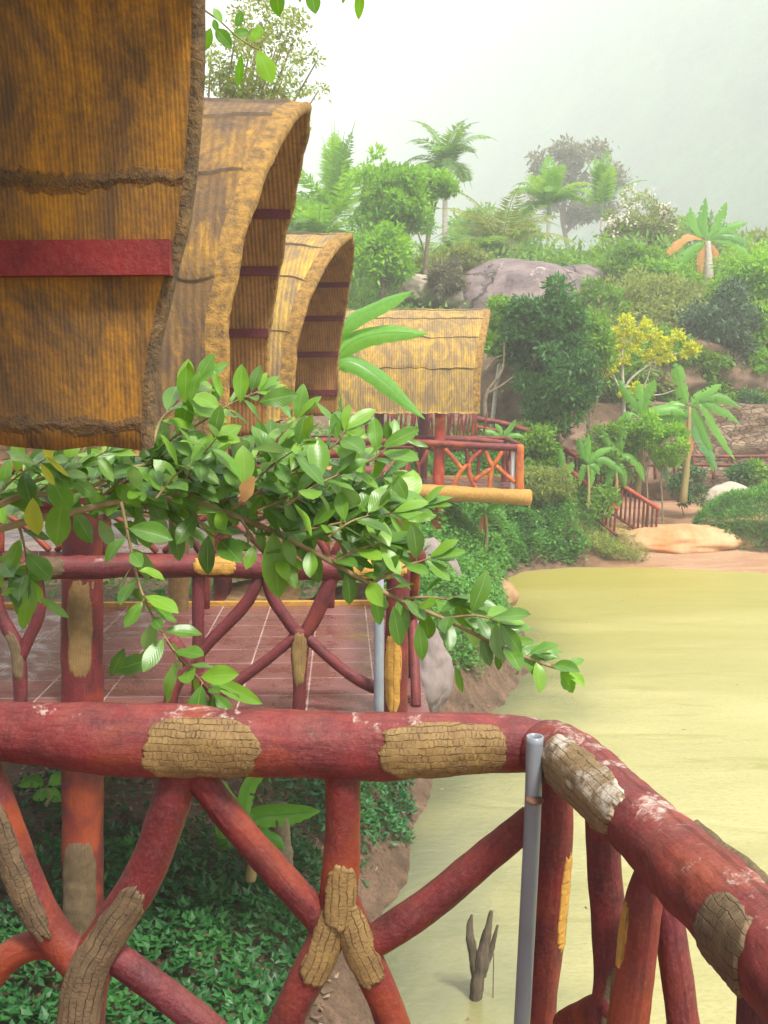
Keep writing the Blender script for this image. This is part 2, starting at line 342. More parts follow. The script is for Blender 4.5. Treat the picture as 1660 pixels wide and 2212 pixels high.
M['wallstone'] = b.fin(base, .92, b.bump(b.math('SUBTRACT', b.noise(c, 8, 6, .7), ck), .09), .3)
M['dead'] = m_simple('dead_wood', (.04, .03, .02), (.13, .1, .065), 30, .9, .01, sc3=(1, 1, .2))
M['twig'] = m_simple('twig_bark', (.16, .11, .05), (.3, .22, .1), 20, .8, .002)
M['trunk'] = m_simple('tree_bark', (.1, .07, .04), (.26, .2, .13), 6, .9, .03)
M['trunk_pale'] = m_simple('pale_trunk', (.3, .26, .2), (.5, .46, .38), 4, .8, .02, sc3=(1, 1, 3))
M['banana_stem'] = m_simple('banana_stem', (.22, .22, .07), (.32, .2, .09), 5, .7, .01, sc3=(1, 1, .3))
M['leaf_near'] = m_leaf('glossy_leaf', [(.02, .07, .018), (.045, .14, .02), (.1, .25, .022), (.2, .38, .03)], .36, .3, veins=True, spec=.55)
M['leaf_yell'] = m_leaf('yellowing_leaf', [(.3, .36, .04), (.45, .42, .05)], .4, .4, veins=True)
M['leaf_dead'] = m_leaf('withered_leaf', [(.4, .22, .07), (.5, .3, .12)], .7, .3)
M['leaf_sun'] = m_leaf('bright_hanging_leaf', [(.03, .12, .012), (.1, .3, .01), (.2, .42, .015)], .4, .5, veins=True)
M['banana_leaf'] = m_leaf('banana_leaf', [(.08, .25, .03), (.17, .42, .05)], .38, .45, veins=False)
M['banana_leaf_blue'] = m_leaf('banana_leaf_cool', [(.05, .19, .06), (.12, .32, .09)], .4, .4)
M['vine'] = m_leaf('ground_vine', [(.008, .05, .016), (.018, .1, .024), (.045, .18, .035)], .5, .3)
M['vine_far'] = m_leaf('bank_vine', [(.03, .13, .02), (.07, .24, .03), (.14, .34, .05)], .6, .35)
M['tree_dark'] = m_leaf('dark_foliage', [(0.009, 0.043, 0.007), (.035, .14, .022), (.08, .24, .04)], .6, .3)
M['tree_blue'] = m_leaf('bluish_foliage', [(0.019, 0.040, 0.025), (.05, .11, .055), (.08, .17, .07)], .6, .3)
M['tree_mid'] = m_leaf('mid_foliage', [(0.031, 0.099, 0.007), (.12, .3, .02), (.24, .42, .04)], .6, .4)
M['tree_bright'] = m_leaf('bright_foliage', [(0.050, 0.149, 0.007), (.16, .42, .02), (.32, .55, .04)], .6, .4)
M['tree_olive'] = m_leaf('olive_foliage', [(0.068, 0.099, 0.019), (.2, .28, .05), (.34, .38, .09)], .6, .4)
M['tree_brown'] = m_leaf('brownish_foliage', [(.11, .1, .06), (.17, .15, .08), (.2, .22, .09)], .6, .35)
M['tree_yellow'] = m_leaf('yellow_foliage', [(.16, .3, .015), (.55, .6, .01), (.72, .68, .012)], .5, .4)
M['flower'] = m_leaf('pale_blossom', [(.7, .55, .5), (.85, .78, .7)], .6, .3)
M['dead_leaf'] = m_leaf('hanging_dead_leaf', [(.4, .16, .04), (.6, .32, .1)], .8, .3)
M['litter'] = m_leaf('leaf_litter', [(.08, .045, .025), (.2, .12, .07), (.33, .22, .14)], .8, .1)
# tiles
b = NB('maroon_tiles'); c = b.co()
br = b.n('ShaderNodeTexBrick'); br.offset = 0; br.inputs['Scale'].default_value = 1; br.inputs['Mortar Size'].default_value = .0055; br.inputs['Brick Width'].default_value = .4; br.inputs['Row Height'].default_value = .4
br.inputs['Mortar Smooth'].default_value = .2; b.l(c, br.inputs[0]); br.inputs[1].default_value = (.17, .06, .055, 1); br.inputs[2].default_value = (.14, .045, .042, 1); br.inputs[3].default_value = (.45, .33, .3, 1)
n1 = b.noise(c, 2.4, 6, .7, .8); wet = b.ramp(n1, [(.42, 1.), (.6, 0.)])
col = b.mix(b.math('MULTIPLY', wet, .35), br.outputs[0], (.09, .025, .02)); col = b.mix(b.math('MULTIPLY', b.noise(b.co(scale=(1, 1, 1)), 30, 5, .7), .12), col, (.4, .25, .22))
M['tiles'] = b.fin(col, b.ramp(wet, [(0., .5), (1., .16)]), b.bump(b.math('ADD', b.math('MULTIPLY', br.outputs['Fac'], -1.), b.math('MULTIPLY', b.noise(c, 18, 4), .25)), .002), .5)
# ground
b = NB('ground_soil'); c = b.co(); mk = b.n('ShaderNodeAttribute', attribute_name='mask')
soil = b.mix(b.ramp(b.noise(c, 3, 8, .7, .5), [(.35, 0.), (.65, 1.)]), (.1, .06, .035), (.26, .16, .1))
sand = b.mix(b.ramp(b.noise(b.co(scale=(.5, 1.2, 1)), 1.1, 7, .65, .6), [(.35, 0.), (.62, 1.)]), (.36, .17, .085), (.48, .3, .18))
sand = b.mix(b.ramp(b.noise(c, 40, 3, .7), [(.25, .6), (.4, 0.)]), sand, (.3, .17, .09))
grs = b.mix(b.ramp(b.noise(c, .6, 7, .7), [(.4, 0.), (.6, 1.)]), (.08, .13, .03), (.2, .2, .07))
soil = b.mix(b.ramp(b.noise(c, 28, 6, .8), [(.36, .75), (.5, 0.)]), soil, (.05, .03, .018)); soil = b.mix(b.ramp(b.noise(c, 60, 3, .7), [(.6, 0.), (.7, .6)]), soil, (.36, .25, .17))
col = b.mix(b.math('GREATER_THAN', mk.outputs['Fac'], 1.5), b.mix(mk.outputs['Fac'], soil, sand), grs)
M['ground'] = b.fin(col, .9, b.bump(b.math('ADD', b.noise(c, 9, 8, .7), b.math('MULTIPLY', b.noise(c, 40, 5, .8), .5)), .07), .3)
# pond covered by a pale algae film
b = NB('pond_algae'); c = b.co(scale=(.35, 1, 1))
n1 = b.noise(c, .55, 5, .6, .8); n2 = b.noise(b.co(scale=(.3, 1.4, 1)), 1.2, 6, .65, 1.2); n3 = b.noise(b.co(scale=(.6, 1, 1)), 28, 5, .7)
mk = b.n('ShaderNodeAttribute', attribute_name='mask')
col = b.mix(b.ramp(n1, [(.35, 0.), (.65, 1.)]), (.27, .25, .095), (.37, .335, .15))
col = b.mix(b.math('MULTIPLY', b.ramp(n2, [(.54, 0.), (.66, 1.)]), .55), col, (.19, .19, .04))
col = b.mix(b.ramp(n3, [(.35, .5), (.52, 0.)]), col, (.2, .19, .05))
tc = b.n('ShaderNodeTexCoord'); sx = b.n('ShaderNodeSeparateXYZ'); b.l(tc.outputs['Object'], sx.inputs[0]); dr = b.math('ADD', sx.outputs[1], b.math('MULTIPLY', b.noise(b.co(scale=(.3, 1, 1)), .6, 4), 9.)); mr = b.n('ShaderNodeMapRange'); mr.inputs[1].default_value = 18; mr.inputs[2].default_value = 34; b.l(dr, mr.inputs[0])
col = b.mix(b.math('MULTIPLY', mr.outputs[0], .75), col, (.3, .25, .035))
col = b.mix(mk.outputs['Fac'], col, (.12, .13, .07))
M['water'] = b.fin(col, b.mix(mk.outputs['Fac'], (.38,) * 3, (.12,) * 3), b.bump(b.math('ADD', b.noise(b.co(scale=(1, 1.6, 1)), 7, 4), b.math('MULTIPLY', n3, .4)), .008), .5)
# mountain
b = NB('forested_mountain'); c = b.co()
col = b.mix(b.ramp(b.noise(c, .045, 8, .72, 0), [(.3, 0.), (.7, 1.)]), (.025, .06, .035), (.07, .15, .05)); col = b.mix(b.ramp(b.noise(c, .07, 6, .8), [(.58, 0.), (.7, .6)]), col, (.1, .14, .07))
M['mountain'] = b.fin(col, .95, b.bump(b.noise(c, .12, 6, .7), 2.5), .2)
#PART2
# ================================================================== SETTING
WZ = -2.8
SH = [(.1, -40), (.1, 5), (-.05, 7), (0, 8), (-.1, 8.7), (.1, 9.4), (.25, 10.6), (.5, 12.2), (1.6, 15.2), (2.35, 17.4), (2.6, 21.9), (2.8, 25.7), (3.4, 27.0), (4.8, 27.6), (7, 27.3), (9.3, 26.6), (14, 25.5), (30, 23.5), (60, 22)]
POLY = np.array(SH + [(60, -40)], float)
def shore(x, y):
    """signed distance: positive on land"""
    x = np.asarray(x, float); y = np.asarray(y, float); d = np.full(x.shape, 1e9); ins = np.zeros(x.shape, bool)
    for i in range(len(SH) - 1):
        (ax, ay), (bx, by) = SH[i], SH[i + 1]; ex, ey = bx - ax, by - ay
        t = np.clip(((x - ax) * ex + (y - ay) * ey) / (ex * ex + ey * ey), 0, 1)
        d = np.minimum(d, np.hypot(x - ax - t * ex, y - ay - t * ey))
    n = len(POLY)
    for i in range(n):
        (ax, ay), (bx, by) = POLY[i], POLY[(i + 1) % n]
        if ay == by: continue
        c = ((ay > y) != (by > y)) & (x < (bx - ax) * (y - ay) / (by - ay) + ax); ins ^= c
    return np.where(ins, -d, d)
LY = ([-40, 5, 9, 20, 26, 30, 34, 40, 46, 60, 80, 130, 400, 900], [-1.9, -1.9, -1.5, -1.4, -.9, -.3, .5, 1.8, 4, 6.5, 10, 14, 22, 30])
RY = ([-40, 27, 33, 36, 36.6, 37.4, 38.6, 39.8, 45, 60, 80, 130, 400, 900], [-2.6, -2.6, -2.15, -1.8, -1.7, 1.2, 1.4, 3.4, 4.9, 6.5, 10, 14, 22, 30])
def vnoise(x, y, s, seed=0):
    return np.array([noise.fractal(Vector((a * s, b * s, seed)), 1., 2., 4) for a, b in zip(np.ravel(x), np.ravel(y))]).reshape(np.shape(x))
def ground_z(x, y, rough=True):
    x = np.asarray(x, float); y = np.asarray(y, float); d = shore(x, y)
    l = np.interp(y, *LY); r = np.interp(y, *RY); k = np.clip((x - 4.5) / 1.7, 0, 1); k = k * k * (3 - 2 * k)
    base = l * (1 - k) + r * k
    wd = (1.9 + 1.6 * np.clip((y - 23) / 4, 0, 1)) * (1 - k) + 5.5 * k
    s = np.clip(d / wd, 0, 1); s = s * (2 - s) * (1 - k) + s * k
    z = WZ + (base - WZ) * s
    z = np.where(d < 0, WZ + np.maximum(d * .35, -1.2), z)
    if rough: z = z + vnoise(x, y, .5, 3) * np.clip(d + .3, 0, 1) * (.14 * (1 - k) + .05 * k)
    return z
gz = lambda x, y: float(ground_z(np.array([x]), np.array([y]))[0])
xs = np.concatenate([np.linspace(-400, -16, 24), np.arange(-15, 22, .3), np.linspace(23, 60, 30), np.linspace(66, 500, 24)])
ys = np.concatenate([np.linspace(-60, -5, 8), np.arange(-4, 52, .3), np.linspace(53, 140, 60), np.linspace(150, 900, 30)])
X, Y_ = np.meshgrid(xs, ys); Z = ground_z(X, Y_)
sdist = shore(X, Y_)
sandm = np.clip((X - 4.9) / 1.4, 0, 1) * np.clip((38 - Y_) / 3, 0, 1) * (Y_ > 22); sandm = np.where(Y_ > 39, 2., sandm)
nx, ny = len(xs), len(ys)
I = np.arange(nx * ny).reshape(ny, nx)
Q = np.stack([I[:-1, :-1].ravel(), I[:-1, 1:].ravel(), I[1:, 1:].ravel(), I[1:, :-1].ravel()], 1)
tag(obj('ground', np.stack([X.ravel(), Y_.ravel(), Z.ravel()], 1), Q, M['ground'], vcol=sandm.ravel()), kind='structure')
# pond surface
xs = np.concatenate([np.arange(-1, 6, .2), np.linspace(6.2, 60, 60)]); ys = np.arange(-30, 29, .4)
X, Y_ = np.meshgrid(xs, ys); d = -shore(X, Y_)
nx, ny = len(xs), len(ys); I = np.arange(nx * ny).reshape(ny, nx)
Q = np.stack([I[:-1, :-1].ravel(), I[:-1, 1:].ravel(), I[1:, 1:].ravel(), I[1:, :-1].ravel()], 1)
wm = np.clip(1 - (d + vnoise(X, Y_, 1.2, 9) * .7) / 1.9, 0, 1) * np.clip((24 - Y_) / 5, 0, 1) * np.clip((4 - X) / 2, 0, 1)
tag(obj('pond_water', np.stack([X.ravel(), Y_.ravel(), np.full(X.size, WZ)], 1), Q, M['water'], vcol=wm.ravel()), kind='structure')
# mountain flank: higher and nearer on the right
xs = np.linspace(-300, 420, 150); tt = np.linspace(0, 1, 70)
V = []
for x in xs:
    top = np.interp(x, [-300, -150, -33, 60, 120, 210, 420], [150, 175, 205, 215, 228, 240, 250]); y0 = np.interp(x, [-300, 0, 50, 110, 420], [480, 430, 330, 200, 165])
    for t in tt:
        n = noise.fractal(Vector((x * .012, t * 2.2, 0)), 1., 2., 6) * 16 * t + noise.fractal(Vector((x * .06, t * 12, 5)), 1., 2., 4) * 3.5 * min(1, t * 6)
        V.append((x, y0 + t * 260 + n, min(255, 6 + top * (t ** .85) + n * .8)))
nx, ny = len(xs), len(tt); I = np.arange(nx * ny).reshape(nx, ny)
Q = np.stack([I[:-1, :-1].ravel(), I[1:, :-1].ravel(), I[1:, 1:].ravel(), I[:-1, 1:].ravel()], 1)
tag(obj('mountain', V, Q, M['mountain']), kind='structure')

# ================================================================== HUTS
# roof section in the hut's local frame: u = distance across (0 at ridge), z = height; o = how far the gable edge stands
# in front of the eave line.  Local frame: x along the ridge (gable at +x), y across, origin on the deck centre.
PR_W = [(0, 0), (.35, .1), (.75, .3), (1.1, .6), (1.38, .95), (1.52, 1.3), (1.6, 1.7), (1.64, 2.25)]
def roof(hut, zr, ze, xl, xe, wid, mat, mat_in, rim, th=.07, over=.42, ncourse=(.16, .75, 1.4, 2.1), nxo=90, battens=(), seed=0, jag=1., bat_mat=None, prof=None):
    P = np.array([(wid * w_ / 1.64, zr - (zr - ze) * h / 2.25) for w_, h in PR_W])
    S = catmull([(p[0], p[1], 0) for p in P], 300)[:, :2]
    fine = np.concatenate([np.stack([-S[::-1, 0], S[::-1, 1]], 1), S[1:]])                      # near eave ... ridge ... far eave
    fs = np.concatenate([[0], np.cumsum(np.linalg.norm(np.diff(fine, axis=0), axis=1))]); SL = fs[-1] / 2; fs = fs - SL
    FT = np.gradient(fine, axis=0); FT /= np.linalg.norm(FT, axis=1)[:, None]; FN = np.stack([-FT[:, 1], FT[:, 0]], 1)
    if FN[0][0] > 0: FN = -FN
    cur = lambda q: (np.array([np.interp(q, fs, fine[:, 0]), np.interp(q, fs, fine[:, 1])]), np.array([np.interp(q, fs, FN[:, 0]), np.interp(q, fs, FN[:, 1])]))
    lines = [q for q in ncourse if q < SL - .15]
    half = sorted(set([round(q, 4) for q in np.linspace(0, SL, 70) if all(abs(q - l) > .02 for l in lines)] + [l + e for l in lines for e in (-.012, -.003, .003, .014)]))
    rows = sorted(set([-q for q in half] + half)); rows = np.array(rows); n = len(rows)
    full = np.array([cur(q)[0] for q in rows]); N = np.array([cur(q)[1] for q in rows]); sfull = np.abs(rows)
    hz = (full[:, 1] - ze) / (zr - ze)
    edge = xe + over * np.interp(hz, *(prof or ([0, .35, .6, .8, 1], [0, .04, .3, .62, 1.])))
    kx = []
    for k in range(nxo): kx.append((0, k / (nxo - 1), 0))
    for k in range(1, 8): kx.append((1, k / 8 * math.pi, 0))
    for k in range(nxo // 2): kx.append((2, 1 - k / (nxo // 2 - 1), 0))
    V, mi = [], []
    m = len(kx)
    def crs(q, gap):
        lo = -.15
        for l in lines:
            if q < l: return (q - lo) / (l - lo)
            lo = l
        return (q - lo) / (SL + .3 - lo)
    for i in range(n):
        e = edge[i] + .009 * jag * noise.noise(Vector((sfull[i] * 4, seed, 1 if full[i, 0] > 0 else 4))) * 2
        sgn = 1 if rows[i] > 0 else -1
        for (ty, f, _) in kx:
            x = xl + (e - th * .55 - xl) * (f if ty != 1 else 1); off = th / 2; q = rows[i]
            if ty == 0:
                tap = min(1, (SL - sfull[i]) / .15) * min(1, sfull[i] / .05)
                q = rows[i] + sgn * tap * (.07 * noise.fractal(Vector((x * 1.9, 3 + seed, 0.)), 1., 2., 3) + .02 * noise.noise(Vector((x * 5, seed, 1))))
                fade = max(0., min(1., (e - .07 - x) / .12)); br = .35 + .65 * max(0, min(1, .5 + 2 * noise.noise(Vector((x * 1.1, round(sfull[i] * 1.2), seed)))))
                off += .03 * crs(sfull[i], 0) ** 2 * fade * br + .008 * noise.fractal(Vector((x * 6, sfull[i] * 2.5, seed)), 1., 2., 4)
                off += .02 * noise.noise(Vector((x * 1.2, sfull[i] * 1.2, seed + 5)))
            elif ty == 1:
                r = th / 2 * 1.15 + .006 * noise.noise(Vector((sfull[i] * 14, f * 2, seed)))
                x += math.sin(f) * th * .5 + .005 * jag * noise.noise(Vector((sfull[i] * 18, f, seed))); off = math.cos(f) * r
            else: off = -th / 2 + .006 * noise.noise(Vector((x * 8, sfull[i] * 2, seed)))
            dz = 0
            if i in (0, n - 1): dz = .03 * noise.noise(Vector((x * 5, seed, 2))) - .008 * abs(math.sin(x * 22))
            c_, n_ = cur(q) if ty == 0 else (full[i], N[i])
            p = c_ + n_ * off; V.append((x, p[0], p[1] + dz))
    Fc = []
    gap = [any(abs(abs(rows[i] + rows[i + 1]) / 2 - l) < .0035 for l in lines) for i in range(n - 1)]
    for i in range(n - 1):
        for k in range(m - 1):
            Fc.append((i * m + k, i * m + k + 1, (i + 1) * m + k + 1, (i + 1) * m + k))
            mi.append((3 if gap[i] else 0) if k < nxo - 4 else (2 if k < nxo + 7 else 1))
    for i in (0, n - 1):
        b0 = i * m
        for k in range(nxo - 1):
            kk = m - 1 - min(k // 2, nxo // 2 - 1); k2 = m - 1 - min((k + 1) // 2, nxo // 2 - 1)
            Fc.append((b0 + k, b0 + k + 1, b0 + k2, b0 + kk) if k2 != kk else (b0 + k, b0 + k + 1, b0 + kk)); mi.append(2)
    r = obj('roof', V, Fc, None, hut, local=True, mats=[mat, mat_in, rim, M['crack_shade']], midx=mi)
    for zb in battens:                 # red battens on the inside of the slope
        for sgn in (-1, 1):
            i = int(np.argmin(np.abs(full[:, 1] - zb) + 9 * (full[:, 0] * sgn < 0)))
            p = full[i] - N[i] * (th / 2 + .012); e = edge[i] - .02
            q = [(xl + (e - xl) * t, p[0], p[1] + .006 * math.sin(7 * t)) for t in np.linspace(0, 1, 12)]
            V2, F2 = [], []
            for (x, y, z) in q: V2 += [(x, y - .022, z - .036), (x, y + .022, z - .036), (x, y + .022, z + .036), (x, y - .022, z + .036)]
            for a in range(11):
                for c in range(4): F2.append((a * 4 + c, a * 4 + (c + 1) % 4, a * 4 + 4 + (c + 1) % 4, a * 4 + 4 + c))
            F2 += [(0, 1, 2, 3), (44, 47, 46, 45)]
            obj('batten', V2, F2, bat_mat or M['paint_dark'], r, local=True, smooth=False)
    return r
def deck(hut, x0, x1, y0, y1, beam=.15):
    V, Fc = box(x0, x1, y0, y1, -.12, 0); d = obj('deck', V, Fc, M['tiles'], hut, local=True, smooth=False)
    V, Fc = box(x0, x1, y1 + .003, y1 + .07, -.12, .035); obj('kerb', V, Fc, M['bark_yellow'], d, local=True, smooth=False)
    return d
def mem(hut, name, pts, rad, mat='paint', n=14, k=10, **kw):
    return tubeobj(name, pts, rad, M[mat], hut, n=n, k=k, seed=len(hut.children), lump=kw.pop('lump', .07), **kw)
CAMP = Vector((0, 0, CAMZ))

# ---- hut 1: the one the viewer stands at
H1 = thing('thatched_hut', (-2.2, .65, 0), 'nearest hut, its dark ochre thatched underside hanging over the foreground red log railing', 'hut', 'thatched huts along the pond')
rf1 = roof(H1, 3.55, 1.49, -3.2, 1.70, 1.75, M['thatch'], M['thatch_in'], M['rim'], th=.05, battens=(1.89, 2.44), bat_mat=M['batten_red'], nxo=110, seed=2, jag=.45, over=.4, prof=([0, .06, .117, .22, .345, .45, .6, 1], [0, .02, .08, .24, .34, .38, .5, 1]))
V, Fc = box(-3.2, 2.72, -1.75, 1.58, -.14, 0); obj('deck', V, Fc, M['tiles'], H1, local=True, smooth=False)
for x in (-2.6, .9):
    for y in (-1.35,): mem(H1, 'post', [(H1.location.x + x, .65 + y, -2.2), (H1.location.x + x, .65 + y, 1.8)], .1)
# ---- foreground railing of hut 1
def npx(pts, Y, rpx):
    """pixel path -> world path and radii; entries (px,py[,Y])"""
    out, rr = [], []
    for i, p in enumerate(pts):
        y = p[2] if len(p) > 2 else Y; r = rpx[i] if hasattr(rpx, '__len__') else rpx
        out.append(at(p[0], p[1], y)); rr.append(r / F * y)
    return out, rr
YN = 2.2
def hero(name, pts, rpx, mat, n=60, k=28, Y=YN, seed=0, lump=.035, freq=9):
    p, r = npx(pts, Y, rpx); return tubeobj(name, p, r, M[mat], H1, n=n, k=k, seed=seed, lump=lump, freq=freq)
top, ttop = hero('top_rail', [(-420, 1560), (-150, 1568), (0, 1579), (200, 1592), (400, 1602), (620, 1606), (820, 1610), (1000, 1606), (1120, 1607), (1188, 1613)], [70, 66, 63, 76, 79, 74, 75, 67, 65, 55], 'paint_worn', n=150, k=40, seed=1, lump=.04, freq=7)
zt = .885
pp = [atz(x, y, zt) for x, y in ((1178, 1614), (1240, 1650), (1370, 1768), (1500, 1890), (1610, 2000), (1750, 2150), (1960, 2420))]
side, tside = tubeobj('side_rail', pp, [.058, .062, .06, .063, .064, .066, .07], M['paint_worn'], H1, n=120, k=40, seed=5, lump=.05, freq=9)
def tpar(t, px):      # parameter of a tube where its centre projects to column px
    b = [abs(830 + F * c[0] / (c[1] * math.cos(TH) - (c[2] - CAMZ) * math.sin(TH)) - px) for c in t.c]; return int(np.argmin(b)) / (t.n - 1)
def tparv(t, py):
    def q(c):
        d = c[1] * math.cos(TH) - (c[2] - CAMZ) * math.sin(TH); u = c[1] * math.sin(TH) + (c[2] - CAMZ) * math.cos(TH); return abs(1106 - F * u / d - py)
    return int(np.argmin([q(c) for c in t.c])) / (t.n - 1)
fc = (0, -1, .28)
for a, b_, s in ((-60, 14, 3), (322, 574, 1), (815, 1096, 2)):
    patch('bark_patch', ttop, tpar(ttop, a), tpar(ttop, b_), .95, (0, -1, .05 if a > 100 else .1), M['bark'], top, seed=s, nu=110, nv=70, rag=.13)
patch('bark_patch', tside, tpar(tside, 1228), tpar(tside, 1392), .95, (-.75, -.5, .35), M['bark_worn'], side, seed=6, nu=80, nv=50)
patch('bark_patch', tside, tpar(tside, 1600), tpar(tside, 1700), .95, (-.75, -.6, .1), M['bark_dark'], side, seed=8, nu=60, nv=40)
patch('bark_patch', tside, tpar(tside, 1450), tpar(tside, 1680), .42, (.8, .3, .75), M['bark_dark'], side, seed=9, nu=90, nv=24, rag=.25, ex=.006)
def fork(name, tubes, mat, vox=.0045):
    parts = []
    ts = []
    for i, (pts, rp, Y) in enumerate(tubes):
        p, r = npx(pts, Y, rp); t = Tube(p, r, 50, i + 3, .035, 8); parts.append(t.mesh(24)); ts.append(t)
    V, Fc, UV = merge(parts); o = obj(name, V, Fc, M[mat], H1)
    m = o.modifiers.new('fuse', 'REMESH'); m.mode = 'VOXEL'; m.voxel_size = vox; m.use_smooth_shade = True
    s = o.modifiers.new('soft', 'SMOOTH'); s.iterations = 6; s.factor = .6
    return o, ts
oc, tc = fork('forked_post', [([(740, 1640), (742, 1760), (737, 1880), (728, 1990)], [40, 39, 42, 46], YN), ([(728, 1930), (705, 2020), (675, 2090), (635, 2170), (585, 2300)], [34, 40, 42, 41, 42], YN), ([(738, 1930), (770, 2020), (800, 2090), (835, 2170), (880, 2300)], [34, 40, 40, 38, 40], YN)], 'paint')
patch('bark_patch', tc[0], tparv(tc[0], 1855), 1.0, .85, (.12, -1, .1), M['bark'], oc, seed=1, ex=.006)
patch('bark_patch', tc[1], tparv(tc[1], 1925), tparv(tc[1], 2110), 1., (.2, -1, .1), M['bark'], oc, seed=2, ex=.007)
patch('bark_patch', tc[2], tparv(tc[2], 1925), tparv(tc[2], 2110), 1., (.0, -1, .1), M['bark'], oc, seed=3, ex=.007)
hero('brace', [(412, 1655), (500, 1768), (600, 1885), (690, 1985), (722, 2030)], [33, 34, 35, 35, 33], 'paint', seed=11)
hero('brace', [(1150, 1770), (1050, 1850), (950, 1935), (870, 1995), (790, 2045)], [34, 36, 38, 40, 34], 'paint', seed=12)
ol, tl = fork('forked_post', [([(400, 1640), (368, 1740), (330, 1850), (290, 1930), (235, 2015), (195, 2090), (178, 2180), (172, 2320)], [40, 44, 44, 46, 46, 52, 55, 58], YN), ([(-60, 1590), (-5, 1740), (50, 1890), (110, 2010), (185, 2095)], [42, 42, 42, 42, 44], YN)], 'paint')
patch('bark_patch', tl[0], tparv(tl[0], 1895), 1., .95, (.1, -1, .1), M['bark_dark'], ol, seed=4, nu=110, nv=50, ex=.006)
patch('bark_patch', tl[1], tparv(tl[1], 1690), tparv(tl[1], 2015), .72, (.0, -1, .1), M['bark_dark'], ol, seed=5, nu=100, nv=40, ex=.006)
hero('brace', [(-60, 2170), (0, 2085), (60, 2045), (120, 2045), (170, 2085)], [34, 34, 33, 33, 36], 'paint', seed=13, Y=2.22)
hero('brace', [(200, 2040), (260, 2075), (340, 2135), (430, 2205), (540, 2310)], [34, 36, 36, 37, 38], 'paint_dark', seed=14, Y=2.21)
cp, tcp = hero('corner_post', [(1195, 1630), (1196, 1760), (1190, 1900), (1178, 2030), (1166, 2150), (1158, 2330)], [40, 44, 42, 42, 41, 42], 'paint', seed=15, Y=2.19, n=90)
patch('bark_patch', tcp, tparv(tcp, 1835), tparv(tcp, 2040), .5, (.85, -.6, 0), M['bark_yellow'], cp, seed=7, nu=80, nv=30, rag=.22, ex=.0025)
mem(H1, 'brace', [at(1225, 2215, 2.1), at(1300, 2180, 1.95), at(1330, 2170, 1.9)], [.03, .03, .03], n=20, k=16)
p1, t1 = hero('baluster', [(1295, 1700, 2.0), (1303, 1800, 1.98), (1308, 1900, 1.97), (1318, 2010, 1.96), (1322, 2110, 1.94), (1312, 2200, 1.92), (1290, 2330, 1.9)], [38, 38, 39, 41, 42, 44, 46], 'paint', seed=16)
patch('bark_patch', t1, tparv(t1, 2080), 1., .9, (.3, -1, .1), M['bark_dark'], p1, seed=2)
p2, t2 = hero('baluster', [(1412, 1870, 1.8), (1390, 1950, 1.79), (1378, 2050, 1.78), (1366, 2150, 1.77), (1340, 2320, 1.76)], [34, 42, 44, 46, 48], 'paint', seed=17)
patch('bark_patch', t2, tparv(t2, 1950), tparv(t2, 2090), .4, (-1, -.25, .1), M['bark_yellow'], p2, seed=5, ex=.0025)
hero('baluster', [(1420, 1880, 1.84), (1440, 1960, 1.83), (1455, 2060, 1.82), (1470, 2160, 1.81), (1490, 2320, 1.8)], [34, 36, 36, 37, 38], 'paint_dark', seed=18)
hero('baluster', [(1655, 2050, 1.45), (1650, 2150, 1.42), (1645, 2330, 1.4)], [52, 58, 60], 'paint_dark', seed=19)

# ---- grey plastic pipe tied to the corner post
pp, rr = npx([(1156, 1590, 2.06), (1151, 1760, 2.07), (1142, 1950, 2.08), (1126, 2250, 2.1)], 2.06, 19)
PT = thing('plastic_pipe', pp[-1], 'grey open-ended plastic pipe standing against the corner post of the foreground railing', 'pipe')
t = Tube(pp, rr[0], 40, 0, 0); V, Fc, UV = t.mesh(28, cap=False)
ti = Tube(pp, rr[0] * .8, 40, 0, 0); V2, F2, UV2 = ti.mesh(28, cap=False); b0 = len(V)
Fc += [tuple(x + b0 for x in q[::-1]) for q in F2] + [(j, b0 + j, b0 + (j + 1) % 28, (j + 1) % 28) for j in range(28)]
obj('pipe_tube', V + V2, Fc, M['pvc'], PT)
tr = Tube(pp, rr[0] * 1.07, 40, 0, 0); ring = [tr.pos(.255 + .0025 * a, 0)[0] for a in range(3)]
V, Fc, UV = Tube(ring, rr[0] * 1.09, 4, 0, 0).mesh(28); obj('tie_wire', V, Fc, M['wire'], PT)

# ---- huts 2, 3 and 4
def hutbase(name_label, loc, rz, zr, ze, xl, mats, seed, battens, wid=1.68, **kw):
    h = thing('thatched_hut', loc, name_label, 'hut', 'thatched huts along the pond', rz)
    roof(h, zr - loc[2], ze - loc[2], xl, 0, wid, mats[0], mats[1], mats[2], battens=[z - loc[2] for z in battens], seed=seed, **kw)
    return h
# hut local origin: x at the gable eave line
H2 = hutbase('second hut with a tall weathered thatched vault and a wet maroon tiled deck', (-.9, 7.6, -.2), R(2.2), 3.5, 1.25, -4.6, (M['thatch'], M['thatch_in_far'], M['rim_y']), 5, (1.6, 2.1, 2.6, 3.0), nxo=150)
H3 = hutbase('third hut, yellow thatched vault whose red-battened inside faces the pond', (-.77, 13.2, -.1), R(-5.6), 3.43, 1.3, -4.2, (M['thatch_y'], M['thatch_in_far'], M['rim_y']), 9, (1.6, 2.1, 2.6, 3.0), nxo=110)
H4 = hutbase('farthest hut, seen broadside, with a yellow thatched roof over an orange and red railed deck', (1.92, 23.2, -.3), R(-1.5), 3.3, 1.2, -4.6, (M['thatch_y'], M['thatch_in_far'], M['rim_y']), 14, (1.6, 2.1, 2.6), over=.3, nxo=130)

